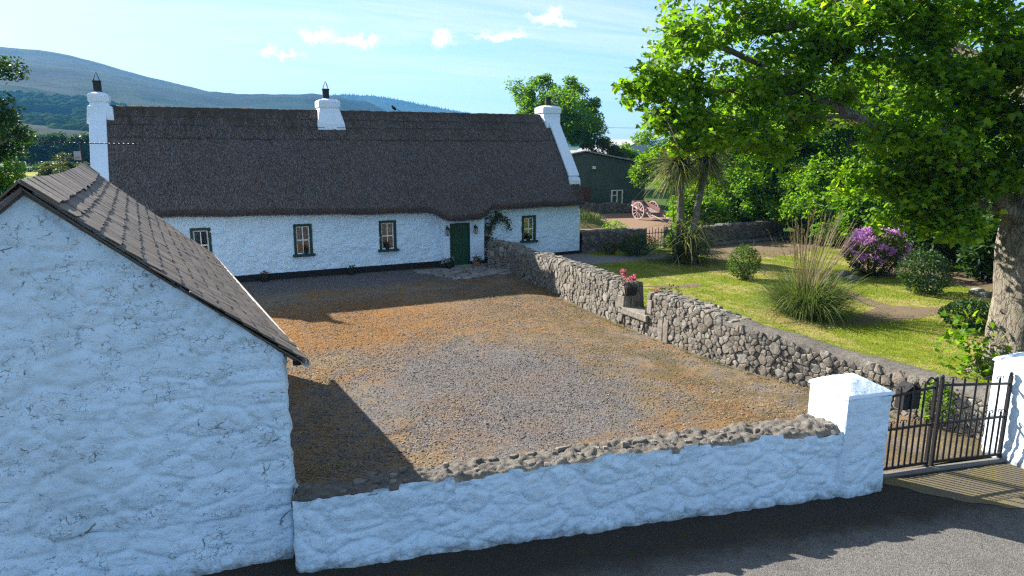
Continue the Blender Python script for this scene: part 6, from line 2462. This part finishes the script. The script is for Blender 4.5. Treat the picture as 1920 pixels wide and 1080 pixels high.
# ------------------------------------------------------------------ pots, lanterns, rose, crow, wire
def pot(name, label, loc, r, h, pmat, fmat, leafmat='leaf_dark', nl=60, nf=10, seed=1, group='potted plants by the cottage', square=False, fh=1.0, fs=0.045):
    gg = np.random.default_rng(seed)
    o = empty(name, loc, 0, label, 'potted plant', group)
    mb = MB()
    if square:
        frusta(mb, 0, 0, [(r * 0.85, r * 1.2, 0), (r, r * 1.35, h), (r * 1.06, r * 1.42, h), (r * 1.06, r * 1.42, h * 0.9 + 0.012), (r * 0.8, r * 1.15, h * 0.9 + 0.013)][:4])
    else:
        mb.lathe((0, 0, 0), [(r * 0.72, 0), (r * 0.95, h * 0.85), (r * 1.05, h * 0.86), (r * 1.05, h), (r * 0.9, h), (r * 0.85, h * 0.9)], 16)
    mb.build('planter' if square else 'pot', pmat, o)
    P = blob_points((0, 0, h + r * 0.55 * fh), (r * 1.15, r * 1.15 * (1.4 if square else 1), r * 0.8 * fh), nl, gg, 0.3)
    V, F = leaves(P, r * 0.55, gg)
    np_obj('foliage', V, F, leafmat, o)
    st = MB()
    for k in range(5):
        st.tube([(0, 0, h * 0.9), tuple(P[k])], 0.006, 4)
    st.build('stems', 'twig', o)['kind'] = 'stuff'
    if nf:
        H = blob_points((0, 0, h + r * 0.95 * fh), (r * 1.0, r * 1.0, r * 0.7 * fh), nf, gg, 0.6)
        FP = np.concatenate([blob_points(q, (fs, fs, fs), 14, gg, 0.5) for q in H])
        V, F = leaves(FP, fs * 0.9, gg, LEAF_OVAL, 0.2)
        np_obj('flowers', V, F, fmat, o)
    return o


wl = ['flowerpot on the cottage window sill nearest the slate roof', 'dark flowerpot on the second cottage window sill', 'flowerpot on the sill of the window left of the door', 'flowerpot on the window sill right of the climbing rose']
for k, (a, b_, c, e) in enumerate(WINS):
    pot('sill_flowerpot', wl[k], ((a + b_) / 2 + (0.08 if k == 1 else -0.05), FY - 0.10, c + 0.002), 0.10, 0.19, 'pot_black', 'petal_red', 'leaf_dark', 55, 6, 20 + k, 'flowerpots on the cottage window sills', fs=0.04)
pot('door_flowerpot', 'low flowerpot left of the green cottage door', (10.62, 28.62, 0.03), 0.19, 0.20, 'pot_black', 'petal_purple', 'leaf_dark', 70, 5, 31)
pot('door_flowerpot', 'smaller flowerpot left of the one beside the door', (10.33, 28.75, 0.02), 0.15, 0.18, 'pot_black', 'petal_red', 'leaf_dark', 60, 4, 32)
pot('door_flowerpot', 'round flowerpot right of the green cottage door', (11.90, 28.66, 0.03), 0.20, 0.21, 'terracotta', 'petal_purple', 'leaf_dark', 70, 5, 33)
pot('wall_flowerpot', 'dark flowerpot against the plinth below the second window', (2.78, 29.0, 0.0), 0.17, 0.20, 'pot_black', 'petal_red', 'leaf_dark', 60, 6, 34)
pot('wall_flowerpot', 'dark flowerpot against the plinth between the two middle windows', (6.30, 29.02, 0.0), 0.16, 0.20, 'pot_black', 'petal_red', 'leaf_dark', 60, 2, 35)
pl = pot('wall_planter', 'black planter with tall pink geraniums on the stile block', (12.05, 17.12, 0.945), 0.20, 0.24, 'pot_black', 'petal_pink', 'leaf_dark', 60, 3, 36, 'planters on the garden wall', True, 1.0, 0.07)
for k, (dx, dy, dz) in enumerate(((0.05, 0.30, 0.62), (0.10, -0.18, 0.52))):
    mb = MB()
    mb.tube([(0, dy * 0.4, 0.22), (dx, dy, dz)], 0.008, 5)
    s_ = mb.build('flower_stem', 'leaf_box', pl)
    V, F = leaves(blob_points((dx, dy, dz), (0.09, 0.09, 0.085), 90, gp, 0.5), 0.07, gp, LEAF_OVAL, 0.2)
    np_obj('geranium_head', V, F, 'petal_pink', s_)
pot('wall_planter', 'small planter of pale pink flowers on the near side of the stile', (12.15, 15.78, 1.07), 0.10, 0.16, 'pot_black', 'petal_pink', 'leaf_olive', 40, 5, 37, 'planters on the garden wall', True, 0.7, 0.05)


def lantern(label, x):
    L = root_at('wall_lantern', (x, PY, 1.62), label, 'lantern', 'lanterns beside the cottage door')
    b = MB()
    b.tube([(x, PY, 1.72), (x, PY - 0.06, 1.86), (x, PY - 0.14, 1.90), (x, PY - 0.17, 1.84)], 0.013, 6)
    b.box((x, PY - 0.005, 1.74), (0.07, 0.025, 0.16))
    b.build('bracket', 'iron_black', L)
    b = MB()
    b.lathe((x, PY - 0.17, 1.72), [(0.11, 0), (0.10, 0.03), (0.05, 0.10), (0.02, 0.13)], 8)
    b.lathe((x, PY - 0.17, 1.45), [(0.02, 0), (0.065, 0.03), (0.065, 0.045)], 8)
    for k in range(6):
        a = k * math.pi / 3
        b.tube([(x + 0.06 * math.cos(a), PY - 0.17 + 0.06 * math.sin(a), 1.49), (x + 0.095 * math.cos(a), PY - 0.17 + 0.095 * math.sin(a), 1.73)], 0.007, 4)
    b.build('lantern_cage', 'iron_black', L)
    b = MB()
    b.lathe((x, PY - 0.17, 1.495), [(0.055, 0), (0.088, 0.225)], 6)
    b.build('lantern_glass', 'lamp_glass', L)


lantern('black carriage lantern left of the green door', 10.58)
lantern('black carriage lantern right of the green door', 11.93)

rose = root_at('climbing_rose', (12.62, 29.1, 0), 'leafy climbing rose trained on the wall right of the door', 'climbing plant')
gr = np.random.default_rng(61)
stems = [[(12.55, 29.12, 0.1), (12.5, 29.18, 0.8), (12.56, 29.2, 1.5), (12.62, 29.2, 2.1), (12.75, 29.18, 2.38)], [(12.65, 29.1, 0.1), (12.75, 29.2, 0.7), (12.70, 29.2, 1.4), (12.95, 29.2, 1.95), (13.35, 29.18, 2.15), (13.65, 29.18, 1.9), (13.72, 29.15, 1.62)],
         [(12.72, 29.1, 0.1), (12.95, 29.2, 0.8), (13.05, 29.2, 1.05)], [(12.58, 29.1, 0.1), (12.62, 29.2, 1.0), (12.85, 29.2, 1.7), (13.15, 29.2, 2.25), (13.3, 29.17, 2.2)]]
PP = []
for s in stems:
    mb = MB()
    limb(mb, s, [0.016] * len(s), 5, 0.5)
    mb.build('stem', 'twig', rose)
    for i in range(len(s) - 1):
        for _ in range(64):
            u = gr.random()
            p = np.array(s[i]) * (1 - u) + np.array(s[i + 1]) * u
            if p[2] < 0.7 and gr.random() < 0.75:
                continue
            PP.append(p + gr.normal(0, 1, 3) * np.array([0.10, 0.04, 0.10]) + np.array([0, -0.06, 0]))
V, F = leaves(np.array(PP), 0.11, gr, LEAF_FOLD, 0.1)
np_obj('rose_leaves', V, F, 'leaf_olive', rose)

crow = MB()
cx_, cz_ = 9.43, 6.98
crow.lathe((0, 0, 0), [(0.01, 0), (0.05, 0.04), (0.075, 0.12), (0.06, 0.20), (0.035, 0.25)], 10)
Mr = Matrix.Rotation(math.radians(-55), 3, 'Y')
crow.v = [tuple(Mr @ Vector(v)) for v in crow.v]
crow.v = [(v[0] * 1.0, v[1], v[2]) for v in crow.v]
hb = len(crow.v)
crow.lathe((-0.21, 0, 0.13), [(0.01, 0), (0.045, 0.03), (0.045, 0.065), (0.01, 0.095)], 10)
crow.add([(-0.25, -0.014, 0.19), (-0.25, 0.014, 0.19), (-0.25, 0, 0.205), (-0.33, 0, 0.18)], [(0, 1, 2), (0, 1, 3), (1, 2, 3), (2, 0, 3)])
crow.add([(0.02, -0.03, 0.01), (0.02, 0.03, 0.01), (0.20, 0.035, -0.05), (0.20, -0.035, -0.05), (0.05, 0, 0.04)], [(0, 1, 2, 3), (0, 1, 4), (1, 2, 4), (2, 3, 4), (3, 0, 4)])
crow.tube([(-0.08, 0.02, 0.06), (-0.09, 0.02, -0.03)], 0.007, 5)
crow.tube([(-0.08, -0.02, 0.06), (-0.09, -0.02, -0.03)], 0.007, 5)
cw = crow.build('crow', 'crow_black', None, smooth=True)
cw.location = (cx_, 32.25, cz_ + 0.02)
tag(cw, 'black crow perched on the thatch ridge right of the middle chimney', 'bird')
wr = MB()
for dz in (0.0,):
    pts = [(20 + k * 5, 68.5 + 0.05 * k, 7.35 + 0.05 * (k - 5) ** 2 * 0.10 + dz) for k in range(13)]
    wr.tube(pts, 0.018, 4)
ln = wr.build('overhead_wire', 'wire', None)
tag(ln, 'thin overhead wire crossing the sky behind the far tree', 'wire')

# ------------------------------------------------------------------ loose gravel, litter, grass
gv = np.random.default_rng(500)
octv = np.array([(1, 0, 0), (-1, 0, 0), (0, 1, 0), (0, -1, 0), (0, 0, 1), (0, 0, -1)], float)
octf = np.array([(0, 2, 4), (2, 1, 4), (1, 3, 4), (3, 0, 4), (2, 0, 5), (1, 2, 5), (3, 1, 5), (0, 3, 5)])


def yard_pts(n, y_lo=8.2, y_hi=27.5):
    P = np.stack([gv.uniform(0.9, 12.4, n), gv.uniform(y_lo, y_hi, n)], -1)
    ok = (P[:, 1] > 8.95 - 0.1995 * (P[:, 0] - 0.95) + 0.25)
    ok &= ~((P[:, 0] < 1.2) & (P[:, 1] < 19.4))
    ok &= (P[:, 0] < np.interp(P[:, 1], [7, 10, 12, 16, 20, 24, 28], [13.0, 12.6, 12.0, 11.8, 11.9, 12.3, 12.5]))
    return P[ok]


P = yard_pts(62000)
den = fbm(P, 0.5, 3, 8) + 0.8 * np.exp(-((P[:, 0] - 6.2) / 3.2) ** 2 - ((P[:, 1] - 13.6) / 4.6) ** 2)
P = P[den + gv.normal(0, 0.35, len(P)) > -0.05]
n = len(P)
sz = gv.uniform(0.007, 0.020, n) * (1 + 0.5 * (gv.random(n) > 0.93))
a = gv.uniform(0, 2 * math.pi, n)
sx_ = sz * gv.uniform(0.8, 1.5, n)
T = octv[None] * np.stack([sx_, sz * 0.9, sz * 0.6], -1)[:, None, :] * gv.uniform(0.75, 1.2, (n, 6, 1))
ca, sa = np.cos(a)[:, None], np.sin(a)[:, None]
V = np.stack([T[..., 0] * ca - T[..., 1] * sa + P[:, None, 0], T[..., 0] * sa + T[..., 1] * ca + P[:, None, 1], T[..., 2] + (sz * 0.35)[:, None]], -1)
F = (np.arange(n) * 6)[:, None, None] + octf[None]
o = np_obj('loose_gravel', V.reshape(-1, 3), F.reshape(-1, 3), 'gravel_chip', None)
tag(o, 'loose grey gravel chips strewn over the yard', 'gravel', kind='stuff')
P = yard_pts(46000, 8.2, 24.5)
den = fbm(P, 0.6, 3, 18) - 0.9 * np.exp(-((P[:, 0] - 6.2) / 2.8) ** 2 - ((P[:, 1] - 13.2) / 3.6) ** 2)
P = P[den + gv.normal(0, 0.3, len(P)) > -0.15]
n = len(P)
a = gv.uniform(0, 2 * math.pi, n)
L = gv.uniform(0.03, 0.10, n)
W = gv.uniform(0.006, 0.014, n)
dx_, dy_ = np.cos(a), np.sin(a)
z0 = gv.uniform(0.006, 0.016, n)
z1 = gv.uniform(0.006, 0.045, n)
V = np.stack([np.stack([P[:, 0] - dy_ * W, P[:, 1] + dx_ * W, z0], -1), np.stack([P[:, 0] + dy_ * W, P[:, 1] - dx_ * W, z0], -1), np.stack([P[:, 0] + dx_ * L, P[:, 1] + dy_ * L, z1], -1)], 1)
o = np_obj('dry_litter', V.reshape(-1, 3), np.arange(3 * n).reshape(-1, 3), 'dry_litter', None)
tag(o, 'dry straw and leaf litter scattered over the yard', 'litter', kind='stuff')
# small weed tufts in the yard, mostly along the garden wall foot
tu = []
for _ in range(160):
    if gv.random() < 0.6:
        yy = gv.uniform(8.5, 25)
        xx = np.interp(yy, [7, 10, 12, 16, 20, 24, 28], [13.0, 12.65, 12.1, 11.82, 11.95, 12.35, 12.5]) - abs(gv.normal(0, 0.10)) - 0.08
    else:
        xx, yy = gv.uniform(2, 11.5), gv.uniform(10, 24)
    tu.append((xx, yy))
tb = np.concatenate([np.stack([x + gv.normal(0, 0.035, 14), y + gv.normal(0, 0.035, 14), np.zeros(14)], -1) for x, y in tu])
V, F = ribbons(tb, dirs(len(tb), gv, 25, 80), gv.uniform(0.03, 0.10, len(tb)), gv.uniform(0.008, 0.016, len(tb)), gv.uniform(0.2, 0.8, len(tb)), gv, 2)
o = np_obj('yard_weeds', V, F, 'leaf_box', None)
tag(o, 'tiny weed tufts scattered in the gravel yard', 'weeds', kind='stuff')
# lawn blades
n = 90000
P = np.stack([gv.uniform(12.7, 27, n), gv.uniform(8.0, 26.2, n)], -1)
ok = (P[:, 0] > np.interp(P[:, 1], [7, 10, 12, 16, 20, 24, 28], [13.9, 13.4, 12.9, 12.6, 12.7, 13.1, 13.3]))
pathp = np.exp(-((P[:, 0] - 20.5) / 1.8) ** 2 - ((P[:, 1] - 14.4) / 0.9) ** 2)
ok &= (pathp < 0.45) | (gv.random(n) < 0.05)
wt = np.exp(-((P[:, 0] - 17) / 2.2) ** 2 - ((P[:, 1] - 21) / 0.6) ** 2)
ok &= (wt < 0.5) | (gv.random(n) < 0.15)
P = P[ok]
n = len(P)
base = np.concatenate([P, np.full((n, 1), LZ)], -1)
V, F = ribbons(base, dirs(n, gv, 30, 90), gv.uniform(0.035, 0.09, n), gv.uniform(0.010, 0.020, n), gv.uniform(0.1, 0.6, n), gv, 1)
o = np_obj('lawn_grass', V, F, 'lawn_blade', None)
tag(o, 'short mown grass of the garden lawn', 'grass', kind='stuff')
# weeds along the foot of the roadside wall
n = 500
u = gv.uniform(0.2, 8.1, n)
off = np.abs(gv.normal(0, 0.10, n)) + 0.03
base = np.stack([WA[0] + wd[0] * u - wn[0] * off - 0.04 * wn[0], WA[1] + wd[1] * u - wn[1] * off - 0.06, np.full(n, -0.015)], -1)
dn = fbm(np.stack([u, u * 0], -1), 1.5, 3, 3) > 0.1
base = base[dn]
n = len(base)
V, F = ribbons(base, dirs(n, gv, 20, 80), gv.uniform(0.02, 0.07, n), gv.uniform(0.008, 0.016, n), gv.uniform(0.2, 0.8, n), gv, 1)
o = np_obj('verge_weeds', V, F, 'leaf_olive', None)
tag(o, 'sparse weeds along the foot of the roadside wall', 'weeds', kind='stuff')

# ------------------------------------------------------------------ haze
m = bpy.data.materials.new('haze')
m.use_nodes = True
m.node_tree.nodes.clear()
t = NT(m.node_tree)
out = t.n('ShaderNodeOutputMaterial')
pv = t.n('ShaderNodeVolumePrincipled', {'Color': (0.12, 0.48, 1.0, 1), 'Density': 0.00016, 'Anisotropy': 0.0})
t.link(pv.outputs[0], out.inputs['Volume'])
MATS['haze'] = m
hz = MB()
hz.box((0, 0, 172), (10000, 10000, 354))
h = hz.build('haze', 'haze', None)
h['kind'] = 'stuff'
